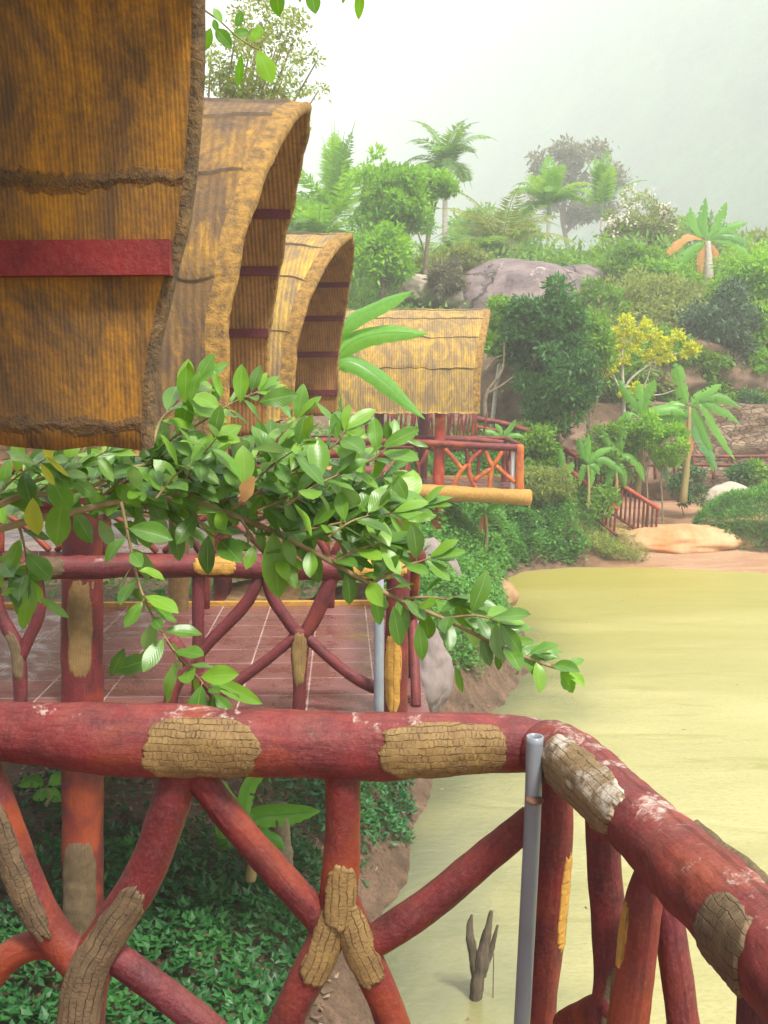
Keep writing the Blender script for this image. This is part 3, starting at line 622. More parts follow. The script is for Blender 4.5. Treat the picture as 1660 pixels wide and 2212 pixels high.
# deck, legs and rails of hut 2 (world coordinates, front line at Y=6)
deck(H2, -4.4, 1.1, -1.62, 1.58)
Y2 = 6.0
def m2(name, pts, rpx, mat='paint_dark', Y=Y2, H=None, **kw):
    p, r = npx(pts, Y, rpx); return mem(H or H2, name, p, r, mat, **kw)
front, tf = m2('top_rail', [(-500, 1235), (0, 1228), (200, 1225), (430, 1222), (650, 1226), (880, 1232)], 26, n=60, k=18)
patch('bark_patch', tf, tpar(tf, 425), tpar(tf, 520), .9, (0, -1, .2), M['bark_yellow'], front, seed=2, nu=40, nv=20)
patch('bark_patch', tf, tpar(tf, 745), tpar(tf, 872), .95, (0, -1, .2), M['bark_yellow'], front, seed=4, nu=40, nv=20)
patch('bark_patch', tf, tpar(tf, 60), tpar(tf, 150), .95, (0, -1, .2), M['bark_dark'], front, seed=5, nu=40, nv=20)
pst, tp = m2('post', [(178, 830, 6.35), (178, 1200, 6.3), (178, 1500, 6.28), (180, 1850, 6.28), (182, 2150, 6.28)], [42, 44, 45, 45, 46], 'paint', n=50, k=20, lump=.04)
patch('bark_patch', tp, tparv(tp, 1240), tparv(tp, 1470), .62, (.12, -1, 0), M['bark'], pst, seed=2, nu=60, nv=30)
patch('bark_patch', tp, tparv(tp, 1800), tparv(tp, 2030), .95, (.0, -1, 0), M['bark_dark'], pst, seed=12, nu=60, nv=30)
m2('post', [(386, 900, 9.0), (386, 1130, 9.0), (386, 1320, 9.0), (388, 1600, 9.), (392, 1930, 9.)], [22, 22, 22, 24, 26], 'bark', n=30)
m2('post', [(-640, 830, 6.35), (-640, 2150, 6.3)], 44, 'paint')
f_, t_ = m2('forked_baluster', [(46, 1540), (44, 1450), (35, 1390), (0, 1325), (-20, 1240)], [15, 16, 16, 15, 14])
m2('brace', [(44, 1420), (62, 1380), (85, 1320), (80, 1245)], 14)
patch('bark_patch', t_, .2, .6, .9, (0, -1, 0), M['bark_dark'], f_, seed=3, nu=30, nv=16)
m2('baluster', [(430, 1232), (428, 1330), (430, 1430), (425, 1540)], 14)
m2('brace', [(562, 1245), (535, 1300), (490, 1350), (450, 1390), (400, 1450), (372, 1500), (365, 1550)], [14, 14, 14, 13, 14, 16, 16])
m2('brace', [(372, 1380), (410, 1430), (460, 1490), (485, 1545)], 14)
m2('brace', [(575, 1240), (590, 1290), (625, 1345), (652, 1375)], 14)
m2('brace', [(722, 1240), (700, 1290), (682, 1330), (655, 1375)], [16, 17, 17, 16])
bb, tb = m2('forked_baluster', [(650, 1360), (648, 1420), (648, 1480), (645, 1550)], [18, 19, 15, 13])
patch('bark_patch', tb, 0.02, .65, 1.0, (0, -1, 0), M['bark'], bb, seed=3, nu=30, nv=16)
m2('brace', [(645, 1368), (590, 1415), (530, 1460), (478, 1500), (440, 1545)], 12)
m2('brace', [(660, 1372), (710, 1420), (760, 1460), (800, 1482), (830, 1490)], [12, 12, 13, 14, 14])
cpo, tcq = m2('corner_post', [(860, 1225), (858, 1330), (856, 1440), (855, 1560), (855, 1640)], [25, 25, 26, 26, 26], 'paint', n=40, k=18)
patch('bark_patch', tcq, tparv(tcq, 1368), tparv(tcq, 1530), .8, (-.4, -1, 0), M['bark_yellow'], cpo, seed=8, nu=40, nv=24)
P2 = thing('plastic_pipe', at(819, 1560, 5.9), 'grey plastic pipe against the corner post of the second hut railing', 'pipe')
V, Fc, UV = Tube([at(819, 1250, 5.88), at(819, 1560, 5.88)], .028, 8, 0, 0).mesh(16); obj('pipe_tube', V, Fc, M['pvc'], P2)
# side and back rails of hut 2
LB = lambda H, x, y, z: W(H) @ Vector((x, y, z))
def lm(H, name, pts, rad, mat='paint', **kw): return mem(H, name, [LB(H, *p) for p in pts], rad, mat, **kw)
def back_and_side(H, x0, x1, y0, y1, mat='paint', rh=.88, skip_side=False, dens=.75, r=.055):
    lm(H, 'top_rail', [(x0, y1, rh), ((x0 + x1) / 2, y1, rh + .01), (x1, y1, rh)], r, mat)
    lm(H, 'corner_post', [(x1, y1, rh + .02), (x1, y1, -.25)], r * .95, mat)
    if not skip_side:
        lm(H, 'side_rail', [(x1, y0, rh), (x1 + .01, (y0 + y1) / 2, rh - .01), (x1, y1, rh)], r, mat)
        n = max(2, int((y1 - y0) / dens)); random.seed(int(x1 * 100))
        for i in range(n):
            ya = y0 + (y1 - y0) * i / n; yb = y0 + (y1 - y0) * (i + 1) / n; ym = (ya + yb) / 2
            lm(H, 'brace', [(x1, ya + .04, 0), (x1, ym, .42), (x1, yb - .06, rh)], .03, mat, n=8, k=8); lm(H, 'brace', [(x1, yb - .04, 0), (x1, ym + .02, .44), (x1, ya + .06, rh)], .03, mat, n=8, k=8)
    n = max(2, int((x1 - x0) / 1.0))
    for i in range(n):
        xa = x0 + (x1 - x0) * i / n; xb = x0 + (x1 - x0) * (i + 1) / n; xm = (xa + xb) / 2
        lm(H, 'baluster', [(xm, y1, 0), (xm + .02, y1, .45)], .035, mat, n=6, k=8)
        lm(H, 'brace', [(xm, y1, .42), (xm + .15, y1, .66), (xm + .32, y1, rh)], .032, mat, n=7, k=8); lm(H, 'brace', [(xm, y1, .42), (xm - .15, y1, .66), (xm - .3, y1, rh)], .032, mat, n=7, k=8)
back_and_side(H2, -4.2, 1.03, -1.5, 1.5, 'paint')
# hut 3
deck(H3, -3.9, 1.0, -1.75, 1.6)
def front3(H, x0, x1, y, mat, rh=.88, r=.06, n=4):
    o, t = lm(H, 'top_rail', [(x0, y, rh), ((x0 + x1) / 2, y, rh + .015), (x1 + .1, y, rh)], [r, r, r * 1.1], mat)
    patch('bark_patch', t, .78, .87, .95, (0, -1, .2), M['bark_yellow'], o, seed=3, nu=24, nv=14)
    lm(H, 'corner_post', [(x1, y, rh), (x1, y, -.25)], r, mat)
    for i in range(n):
        xa = x0 + (x1 - x0) * i / n; xb = x0 + (x1 - x0) * (i + 1) / n; xm = (xa + xb) / 2
        lm(H, 'forked_baluster', [(xm, y, 0), (xm + .02, y, .45)], .045, mat, n=6)
        for s in (-1, 1):
            lm(H, 'brace', [(xm, y, .43), (xm + s * .16, y, .66), (xm + s * .28, y, rh)], .035, mat, n=8); lm(H, 'brace', [(xm, y, .45), (xm + s * .3, y, .26), (xm + s * .55, y, .02)], .033, mat, n=8)
front3(H3, -3.8, .93, -1.8, 'paint')
back_and_side(H3, -3.8, .93, -1.8, 1.5)
for x, y in ((-.85, -1.45), (-.85, 1.4), (-3.6, -1.45), (-3.6, 1.4)): lm(H3, 'post', [(x, y, -1.8), (x, y, 1.9)], .1)
# hut 4
deck(H4, -4.4, .82, -1.6, 1.55)
Y4 = 21.62
Z = lambda x, y: ((1200 + x * .6627) * .5402, (1500 + y * .6627) * .5402)
def m4(name, pts, r, mat='paint_org', Y=Y4, **kw): return m2(name, [Z(*p) for p in pts], r, mat, Y=Y, H=H4, **kw)
bm, tbm = m2('edge_beam', [(600, 1058), (800, 1060), (890, 1062), (1000, 1067), (1145, 1075)], [17, 17, 17, 17, 17], 'bark_yellow', Y=21.55, H=H4, n=40, k=16)
m4('top_rail', [(-300, 395), (400, 400), (800, 412), (1100, 428), (1335, 440)], 8, 'paint', n=30)
m4('top_rail', [(300, 365), (860, 385), (1100, 395), (1250, 412)], 6, 'paint', Y=24.5, n=20)
for a in ([(875, 445), (930, 510), (985, 575)], [(1005, 545), (960, 600), (925, 680)], [(1090, 455), (1040, 505), (1005, 550)], [(1020, 535), (1025, 600), (1062, 690)], [(1122, 460), (1140, 510), (1160, 550)], [(1218, 460), (1190, 510), (1162, 550)], [(1162, 545), (1150, 610), (1145, 690)], [(1148, 568), (1100, 600), (1052, 635)], [(1185, 548), (1240, 600), (1295, 642)]): m4('brace', a, 5.2, n=10, k=8)
m4('baluster', [(1008, 445), (1012, 530)], 5, 'paint', n=8, k=8)
for a in ([(770, 455), (745, 510), (716, 548)], [(690, 478), (700, 520), (716, 548)], [(716, 545), (716, 665)], [(560, 450), (600, 540), (640, 660)], [(640, 450), (600, 540), (560, 660)]): m4('brace', a, 4.2, 'paint', n=8, k=8)
m4('corner_post', [(1327, 425), (1325, 715)], 9.5, 'paint_org')
m4('corner_post', [(1262, 445), (1262, 700)], 7, 'paint', Y=24.3)
m4('baluster', [(1232, 450), (1228, 690)], 5, 'paint', Y=23.4)
P4 = thing('plastic_pipe', at(*Z(1285, 705), 21.4), 'pale plastic pipe behind the orange corner post of the farthest hut deck', 'pipe')
V, Fc, UV = Tube([at(*Z(1291, 455), 21.7), at(*Z(1286, 700), 21.7)], .055, 8, 0, 0).mesh(12); obj('pipe_tube', V, Fc, M['pvc_light'], P4)
pz, tpz = m2('post', [(953, 860, 21.8), (950, 960, 21.8), (946, 1080, 21.8), (941, 1190, 21.8), (941, 1225, 21.8)], [12, 12, 12.5, 13, 13], 'post_red', H=H4, n=30, k=14)
m2('post', [(916, 870, 24.7), (912, 1060, 24.7), (910, 1170, 24.7)], 11, 'paint_dark', H=H4)
m2('post', [(821, 870, 24.7), (819, 1060, 24.7), (819, 1170, 24.7)], 10, 'paint_dark', H=H4)
m2('post', [(560, 870, 21.8), (560, 1200, 21.8)], 12, 'paint_dark', H=H4)
back_and_side(H4, -4.2, .78, -1.45, 1.5, 'paint', dens=1.)

# ---- red fence of close branches behind the farthest hut
FN = thing('branch_fence', at(900, 960, 27.5), 'tall red fence of close upright branches behind the farthest hut', 'fence')
random.seed(5)
V_ = []
for i in range(46):
    px = 770 + i * 6.0 + random.uniform(-2, 2); l = random.uniform(-12, 12)
    p, r = npx([(px, 975), (px + l * .4, 930), (px + l, 893 + random.uniform(-6, 2))], 27.5, 2.6)
    V, Fc, UV = Tube(p, r, 6, i, .1).mesh(6); obj('picket', V, Fc, M['paint'], FN)
p, r = npx([(760, 968), (900, 966), (1040, 970)], 27.5, 5); V, Fc, UV = Tube(p, r, 14, 2).mesh(8); obj('rail', V, Fc, M['paint'], FN)
p, r = npx([(1030, 905), (1090, 915), (1150, 935), (1190, 960)], 29.5, 6)
FB = thing('log_rail', p[-1], 'red log handrail sloping down to the right behind the farthest hut', 'railing'); V, Fc, UV = Tube(p, r, 14, 2).mesh(8); obj('rail', V, Fc, M['paint'], FB)
p, r = npx([(1030, 922), (1090, 935), (1150, 955)], 29.5, 5); V, Fc, UV = Tube(p, r, 14, 3).mesh(8); obj('rail', V, Fc, M['paint'], FB)
# ---- stair with red railings down to the beach
ST = thing('stair_railing', at(1400, 1110, 31.5), 'flight of red stair railings descending to the sandy beach', 'railing')
def strail(a, b_, Ya, Yb, h, n):
    p, r = npx([(a[0], a[1], Ya), ((a[0] + b_[0]) / 2, (a[1] + b_[1]) / 2, (Ya + Yb) / 2), (b_[0], b_[1], Yb)], Ya, 5.); V, Fc, UV = Tube(p, r, 14, n).mesh(8); obj('handrail', V, Fc, M['post_red'], ST)
    p2_ = [q - Vector((0, 0, h)) for q in p]; V, Fc, UV = Tube(p2_, [x * .8 for x in r], 14, n).mesh(8); obj('bottom_rail', V, Fc, M['paint'], ST)
    for i in range(n):
        t = (i + .5) / n; q = p[0].lerp(p[2], t); V, Fc, UV = Tube([q, q - Vector((.03, 0, h))], .032, 5, i, .08).mesh(6); obj('baluster', V, Fc, M['paint'], ST)
strail((1150, 925), (1425, 1100), 31.4, 30., .95, 30)
strail((1195, 985), (1335, 1102), 29.9, 29.5, .7, 16)
# red rail of the terrace below the wall
TF = thing('terrace_railing', at(1500, 1010, 34.5), 'low red double rail in front of the stone wall', 'railing')
for yy in (985, 1004):
    p, r = npx([(1320, yy + 4), (1450, yy - 1), (1560, yy + 1), (1700, yy)], 34.8, 3.6); V, Fc, UV = Tube(p, r, 20, 3).mesh(8); obj('rail', V, Fc, M['paint'], TF)
for i in range(9):
    p, r = npx([(1330 + i * 42, 985), (1332 + i * 42, 1035)], 34.8, 3.5); V, Fc, UV = Tube(p, r, 6, i).mesh(8); obj('post', V, Fc, M['paint'], TF)
#PART3
# ================================================================== ROCKS
def icos(sub):
    import bmesh
    bm = bmesh.new(); bmesh.ops.create_icosphere(bm, subdivisions=sub, radius=1); V = [tuple(v.co) for v in bm.verts]; Fc = np.array([[v.index for v in f.verts] for f in bm.faces]); bm.free(); return V, Fc
ICO = icos(5)
def boulder(name, c, rad, label, mat, seed=0, rz=0, amp=.22, cat='rock', flat=.0, group=None):
    V = []
    cr, sr = math.cos(rz), math.sin(rz)
    for v in ICO[0]:
        q = Vector(v); k = 1 + amp * noise.fractal(q * 1.1 + Vector((seed * 3.1, 0, 0)), 1., 2., 3) + amp * .18 * noise.fractal(q * 5 + Vector((0, seed, 0)), .8, 2., 4)
        x, y, z = q.x * k * rad[0], q.y * k * rad[1], q.z * k * rad[2]
        V.append((c[0] + x * cr - y * sr, c[1] + x * sr + y * cr, c[2] + z))
    return tag(obj(name, V, ICO[1], M[mat]), label, cat, group)
def bpx(px, py, Y, wpx, hpx, *a, dy=1., sink=.5, **k):
    c = at(px, py, Y); return boulder('boulder', (c.x, c.y, c.z), (wpx / F * Y, wpx / F * Y * dy, hpx / F * Y), *a, **k)
bpx(1135, 665, 46, 172, 98, 'huge smooth grey boulder on the hillside above the farthest hut', 'rock_streak', seed=2, dy=.8, amp=.12)
bpx(1245, 612, 48, 82, 40, 'dark grey flank of rock right of the huge boulder', 'rock_streak', seed=7, dy=.8, amp=.15)
bpx(915, 628, 46, 50, 34, 'pale pink boulder left of the huge grey boulder', 'rock_pale', seed=3)
bpx(985, 640, 45, 38, 24, 'small pale rock at the left foot of the huge grey boulder', 'rock_pale', seed=4)
bpx(1110, 845, 33, 85, 115, 'dark brown boulder beside the right end of the farthest hut roof', 'rock_brown', seed=5, dy=.9)
bpx(1410, 810, 39.6, 190, 95, 'long brown cliff rock above the stone wall', 'rock_brown', seed=8, dy=.6, amp=.3)
bpx(1620, 820, 39.6, 130, 80, 'rounded brown cliff rock at the right edge above the stone wall', 'rock_brown', seed=9, dy=.6, amp=.3)
bpx(1300, 990, 36.5, 90, 75, 'shaded brown rock behind the stair railing', 'rock_brown', seed=19, dy=.6, amp=.3)
bpx(1425, 1045, 36, 70, 50, 'brown rock under the terrace railing', 'rock_brown', seed=21, dy=.6, amp=.2)
bpx(1575, 1088, 33.2, 62, 44, 'pale flat-faced rock left of the grassy mound', 'rock_pale', seed=12, dy=.5, amp=.12)
bpx(1480, 1172, 30.2, 155, 40, 'long low orange-stained rock on the sandy beach', 'rock_orange', seed=13, dy=.55, amp=.14)
bpx(1340, 1150, 31.0, 90, 20, 'flat sandy rock left of the orange-stained rock', 'rock_orange', seed=14, dy=.7, amp=.14)
bpx(1045, 1290, 22.6, 78, 52, 'tan rock slab sloping into the pond below the farthest hut', 'rock_tan', seed=15, rz=.5, dy=.8, amp=.16)
bpx(930, 1255, 18.5, 62, 90, 'tall grey-brown boulder behind the leafy branch below the farthest hut', 'rock_grey', seed=16, dy=.9, amp=.16)
bpx(905, 1450, 13.2, 72, 110, 'grey boulder on the bank just right of the second hut deck corner', 'rock_grey', seed=17, dy=1.1, amp=.2)
bpx(760, 1320, 12.6, 95, 60, 'brown boulder behind the second hut deck', 'rock_brown', seed=22, dy=.7, amp=.2)
bpx(560, 1290, 12.0, 90, 40, 'low tan boulder behind the second hut railing', 'rock_tan', seed=23, dy=.7, amp=.2)
# rough stone retaining wall on the right
V, Fc = [], []
nx_, nz_ = 120, 26
for i in range(nx_):
    for j in range(nz_):
        x = 8.2 + i / (nx_ - 1) * 18; z = -1.9 + j / (nz_ - 1) * 3.1
        n_ = noise.fractal(Vector((x * .9, z * 2.2, 3)), .9, 2., 5); V.append((x, 36.4 + .25 * j / nz_ + n_ * .22 + .0 * x, z + .05 * noise.noise(Vector((x * 2, z, 0)))))
for i in range(nx_ - 1):
    for j in range(nz_ - 1): a = i * nz_ + j; Fc.append((a, a + nz_, a + nz_ + 1, a + 1))
b0 = len(V)
for i in range(nx_): x, y, z = V[i * nz_ + nz_ - 1]; V.append((x, y + 1.2, z + .1))
for i in range(nx_ - 1): a = i * nz_ + nz_ - 1; Fc.append((a, a + nz_, b0 + i + 1, b0 + i))
tag(obj('retaining_wall', V, Fc, M['wallstone']), 'rough brown stone retaining wall at the right behind the banana plants', 'wall')

# ================================================================== FOLIAGE TOOLS
def rnd(seed): return np.random.default_rng(seed)
def quads(P, D, S, L, Wd, curl=.25):
    """pointed six-vertex leaves: P base, D direction, S side, L length, Wd width"""
    n = len(P); Nn = np.cross(D, S); L = L[:, None]; Wd = Wd[:, None]
    a = P; b = P + D * L * .4 + S * Wd * .5 + Nn * Wd * curl * .5; c = P + D * L * .42; d = P + D * L * .4 - S * Wd * .5 + Nn * Wd * curl * .5; e = P + D * L - Nn * L * .12
    V = np.stack([a, b, c, d, e], 1).reshape(-1, 3); i = np.arange(n)[:, None] * 5
    Fc = np.concatenate([i + np.array([[0, 1, 2]]), i + np.array([[1, 4, 2]]), i + np.array([[0, 2, 3]]), i + np.array([[2, 4, 3]])], 0)
    return V, Fc, n
def unit(v): return v / (np.linalg.norm(v, axis=-1, keepdims=True) + 1e-9)
def leafset(name, P, Dout, size, mat, parent=None, seed=0, asp=.45, up=.3, tint=None, spread=.8):
    g = rnd(seed); n = len(P)
    D = unit(Dout * 1. + g.normal(0, spread, (n, 3)) + np.array([0, 0, -.25])); U = unit(g.normal(0, .7, (n, 3)) + np.array([0, 0, up * 3]))
    S = unit(np.cross(D, U)); L = size * g.uniform(.65, 1.25, n)
    V, Fc, n = quads(P, D, S, L, L * asp)
    t = g.uniform(0, 1, n) if tint is None else np.clip(tint + g.normal(0, .16, n), 0, 1)
    return obj(name, V, Fc, M[mat] if isinstance(mat, str) else mat, parent, smooth=False, tint=np.tile(t, 4))
def cloud(c, rad, nclump, nleaf, seed, cr=.34, hollow=.5, squash=.7):
    """leaf positions in irregular clumps spread through an ellipsoid"""
    g = rnd(seed); c = np.array(c, float); rad = np.array(rad, float)
    u = unit(g.normal(0, 1, (nclump, 3))); rr = g.uniform(hollow, 1.12, (nclump, 1)) ** .6; u = u * (1 + .16 * np.sin(u[:, :1] * 3.1 + seed) + .14 * np.sin(u[:, 2:] * 4.3 + seed * 2))
    cc = u * rr * rad * .92
    cs = g.uniform(.55, 1.35, nclump) * cr * (rad[0] + rad[2]) * .62
    k = g.choice(nclump, nleaf, p=cs ** 2 / (cs ** 2).sum())
    d = unit(g.normal(0, 1, (nleaf, 3))); r = g.uniform(.1, 1., (nleaf, 1)) ** .5 * (1 + .35 * g.normal(0, 1, (nleaf, 1)) * (g.uniform(0, 1, (nleaf, 1)) < .35))
    P = cc[k] + d * r * cs[k][:, None] * np.array([1, 1, squash]); shade = g.uniform(0, 1, nclump)[k]
    return c + P, d, np.clip(.5 * shade + .25 + .0 * r[:, 0], 0, 1), c + cc
def tree(px, py, Y, rw, rh, label, mat, leaf=.16, n=7000, seed=0, trunk='trunk', base=None, tr=.12, clumps=26, name='tree', group=None, depth=None, cr=.34, asp=.45, limbs=8, hollow=.5, cat='tree', gap=0):
    """crown centred on px,py at distance Y with half-width rw and half-height rh in picture units"""
    c = at(px, py, Y); R_ = (rw / F * Y, (depth or rw * .8) / F * Y, rh / F * Y)
    bx, by = (base if base else (c.x, c.y)); bz = gz(bx, by) - .1
    t = thing(name, (bx, by, bz), label, cat, group)
    n = int(n * .8); leaf = leaf * 1.45; P, d, tn, cc = cloud(c, [R_[0] * 1.12, R_[1], R_[2] * 1.1], int(clumps * 1.5), n, seed, cr * .82, hollow)
    leafset('crown', P, d, leaf, mat, t, seed + 1, asp=asp, tint=tn)
    parts = []; g = random.Random(seed)
    mid = Vector((bx, by, bz)).lerp(c, .75); mid.x += g.uniform(-.3, .3) * R_[0]
    pts = [Vector((bx, by, bz)), Vector((bx, by, bz)).lerp(mid, .5) + Vector((g.uniform(-.15, .15), 0, 0)), mid, c + Vector((0, 0, R_[2] * .4))]
    parts.append(Tube(pts, [tr, tr * .8, tr * .6, tr * .2], 16, seed, .1, 2).mesh(9))
    idx = list(range(len(cc))); g.shuffle(idx)
    for i in idx[:limbs]:
        q = Vector(cc[i]); s = pts[1].lerp(mid, g.uniform(.3, 1)); m_ = s.lerp(q, .5) + Vector((0, 0, R_[2] * .08)); parts.append(Tube([s, m_, q], [tr * .42, tr * .25, tr * .08], 9, i, .1, 2).mesh(6))
    V, Fc, UV = merge(parts); obj('trunk', V, Fc, M[trunk], t)
    return t
def blade(mid, hw, droop=.35, seed=0, tear=.5, n=30, k=5, side=None, fold=.0, pet=.1):
    """a long banana blade along the polyline mid (world), hw half width"""
    C = catmull(mid, n); T = np.gradient(C, axis=0); T /= np.linalg.norm(T, axis=1)[:, None]
    up = np.array([0, 0, 1.]); S = np.cross(T, up if side is None else np.array(side, float)); S /= np.linalg.norm(S, axis=1)[:, None] + 1e-9
    Nn = np.cross(S, T); V, Fc, g = [], [], random.Random(seed)
    for i in range(n):
        t = i / (n - 1); u_ = max(0, (t - pet) / (1 - pet)); wv = hw * min(1, (u_ * 5) ** .7) * (1 - max(0, (u_ - .55) / .45) ** 2.4) + hw * .05
        for s in (-1, 1):
            w2 = wv * (1 + .06 * g.uniform(-1, 1)) * (1 - tear * .35 * (g.random() < .16))
            for j in range(1, k + 1):
                f = j / k; V.append(C[i] + S[i] * s * w2 * f * math.cos(fold) + Nn[i] * (fold * w2 * f * .8 - droop * w2 * f * f + .05 * hw * f * math.sin(t * 26 + s + seed)))
    for i in range(n): V.append(C[i])
    c0 = n * 2 * k
    for i in range(n - 1):
        for s in (0, 1):
            if g.random() < tear * .22 and 3 < i < n - 3: continue_at = 2
            else: continue_at = k
            for j in range(continue_at):
                a = c0 + i if j == 0 else i * 2 * k + s * k + j - 1; b_ = i * 2 * k + s * k + j
                a2 = c0 + i + 1 if j == 0 else (i + 1) * 2 * k + s * k + j - 1; b2 = (i + 1) * 2 * k + s * k + j
                Fc.append((a, b_, b2, a2) if s else (a, a2, b2, b_))
    rib = Tube([tuple(p - nn * hw * .03) for p, nn in zip(C[::3], Nn[::3])], [hw * .085] * 3 + [hw * .055] * (len(C[::3]) - 3), n, 0, 0).mesh(5)
    b0 = len(V); V += rib[0]; nb = len(Fc); Fc += [tuple(x + b0 for x in q) for q in rib[1]]
    return V, Fc, g.random()
def banana(px, py, Y, label, leaves, hwpx=13, seed=0, stem=True, mat='banana_leaf', base_py=None, tr=.09, droop=.35, group='banana plants around the pond', name='banana_plant', tear=.5, lean=0, stem_mat='banana_stem', pet=.1):
    """leaves: picture-space midribs [(dx,dy,dY),...] relative to the crown point"""
    c = at(px, py, Y); b = at(px + lean, base_py, Y) if base_py else Vector((c.x, c.y, gz(c.x, c.y)))
    t = thing(name, b, label, 'banana plant', group)
    if stem:
        V, Fc, UV = Tube([b, b.lerp(c, .5) + Vector((.03, 0, 0)), c], [tr, tr * .8, tr * .45], 12, seed, .05).mesh(10); obj('stem', V, Fc, M[stem_mat], t)
    gs = random.Random(seed * 3 + 1)
    for i, L in enumerate(leaves):
        mt = mat; hw = hwpx
        L = list(L)
        if isinstance(L[0], str): mt = L.pop(0)
        if isinstance(L[0], (int, float)): hw = L.pop(0)
        pts = [c] + [at(px + a[0], py + a[1], Y + (a[2] if len(a) > 2 else 0)) for a in L]
        V, Fc, tn = blade([tuple(p) for p in pts], hw / F * Y, droop, seed * 10 + i, tear, side=(gs.uniform(-.35, .35), -.85, gs.uniform(.3, .7)), pet=pet)
        o = obj('leaf', V, Fc, M[mt], t, tint=[tn] * len(Fc))
        o.data.polygons.foreach_set('use_smooth', [True] * len(Fc))
    return t
def autoleaves(n, L, seed, lo=-.3, hi=1., dY=.02):
    g = random.Random(seed); out = []
    for i in range(n):
        a = 2 * math.pi * i / n + g.uniform(-.3, .3); e = g.uniform(lo, hi); l = L * g.uniform(.75, 1.1); x = math.cos(a); y = math.sin(a)
        out.append([(x * l * .35, -l * (.3 + e * .3), y * l * dY * .35), (x * l * .75, -l * (.28 + e * .5), y * l * dY * .75), (x * l * 1.0, -l * (-.05 + e * .55), y * l * dY)])
    return out
def palm(px, py, Y, label, nf, flen, seed, trunk_r=.14, droop=.9, erect=.6, mat='tree_mid', base=None, trunkmat='trunk_pale', ll=.5, lw=.06, name='palm_tree', crownshaft=True, group='palm trees on the hillside', pairs=24):
    c = at(px, py, Y); b = Vector((c.x, c.y, gz(c.x, c.y) - .1)) if base is None else at(base[0], base[1], Y)
    t = thing(name, b, label, 'palm tree', group); g = random.Random(seed)
    V, Fc, UV = Tube([b, b.lerp(c, .5), c], [trunk_r, trunk_r * .85, trunk_r * .75], 20, seed, .04, 1.).mesh(10); obj('trunk', V, Fc, M[trunkmat], t)
    if crownshaft:
        V, Fc, UV = Tube([c, c + Vector((0, 0, flen * .22))], [trunk_r * .8, trunk_r * .4], 6, 0, 0).mesh(10); obj('crownshaft', V, Fc, M['banana_leaf'], t, tint=[.3] * len(Fc)); c = c + Vector((0, 0, flen * .2))
    for f in range(nf):
        a = 2 * math.pi * (f / nf) + g.uniform(-.25, .25); el = g.uniform(.1, 1.) ** .8 * erect + .15; l = flen * g.uniform(.8, 1.1)
        h = Vector((math.cos(a), math.sin(a), 0)); P = [c]
        v = h * math.cos(el * 1.45) + Vector((0, 0, math.sin(el * 1.45)))
        for k in range(7):
            P.append(P[-1] + v * l / 7); v = (v + Vector((0, 0, -droop * .33))).normalized()
        C = catmull([tuple(p) for p in P], pairs * 2); T = unit(np.gradient(C, axis=0)); S = unit(np.cross(T, np.array([0, 0, 1.]) + .01)); Np = np.cross(S, T)
        i0 = 5; idx = np.arange(i0, len(C)); tt = idx / len(C); gg = rnd(seed * 50 + f)
        Vs, Fs, nn = [], [], 0
        for s in (-1, 1):
            D = unit(T[idx] * .55 + S[idx] * s * .8 + np.array([0, 0, -.35]) + gg.normal(0, .1, (len(idx), 3))); L = ll * np.sin(np.clip(tt * 1.05 + .1, 0, 1) * math.pi) ** .6 * gg.uniform(.85, 1.1, len(idx))
            S2 = unit(np.cross(D, Np[idx])); v_, f_, _ = quads(C[idx], D, S2, L, np.full(len(idx), lw), .1); Vs.append(v_); Fs.append(f_ + nn); nn += len(v_)
        rib = Tube([tuple(p) for p in P], [.035] + [.02] * 6 + [.006], 14, 0, 0).mesh(5)
        rq = np.array([[q[0], q[1], q[2]] for q in rib[1] if len(q) >= 3] + [[q[0], q[2], q[3]] for q in rib[1] if len(q) == 4]) + nn
        Vs.append(np.array(rib[0])); Fs.append(rq); Fa = np.concatenate(Fs)
        obj('frond', np.concatenate(Vs), Fa, M[mat], t, smooth=False, tint=np.full(len(Fa), np.clip(g.uniform(0, 1), 0, 1)))
    return t

# ================================================================== HILLSIDE VEGETATION (far to near)
TB = 'trees on the hillside'
# understory masses that read as one cover
def cover(name, pxr, pyr, Y, dYr, n, size, mat, label, seed, asp=.45, amp=.5, drape=.6):
    g = rnd(seed); P = []
    m = 60
    cx = g.uniform(pxr[0], pxr[1], m * 6); cy = g.uniform(*dYr, m * 6)
    pos = []
    for a, b_ in zip(cx, cy):
        x = at(a, 1106, b_).x; z = gz(x, b_); h = g.uniform(.2, 1.) * amp; pos.append((x, b_, z + h * .55, h))
    pos = np.array(pos); k = g.integers(0, len(pos), n); d = unit(g.normal(0, 1, (n, 3))); d[:, 2] = np.abs(d[:, 2]) * .9
    P = pos[k, :3] + d * pos[k, 3:4] * g.uniform(.5, 1.1, (n, 1))
    t = np.clip(.3 + .5 * g.uniform(0, 1, len(pos))[k], 0, 1)
    return tag(leafset(name, P, d, size, mat, None, seed, asp=asp, tint=t), label, 'undergrowth', None, 'stuff')
cover('undergrowth', (560, 1760), None, 0, (47, 62), 30000, .42, 'tree_mid', 'mixed green undergrowth covering the hillside under the palms', 31, amp=2.3)
cover('undergrowth', (1250, 1760), None, 0, (39.5, 47), 16000, .2, 'tree_olive', 'olive green scrub on the slope above the cliff rocks', 32, amp=1.1)
cover('undergrowth', (1180, 1330), None, 0, (38, 45), 12000, .2, 'tree_mid', 'leafy scrub in front of the huge grey boulder', 33, amp=.8)
cover('undergrowth', (560, 1000), None, 0, (40, 46), 12000, .22, 'tree_mid', 'bright scrub behind the thatched roofs', 36, amp=1.6)
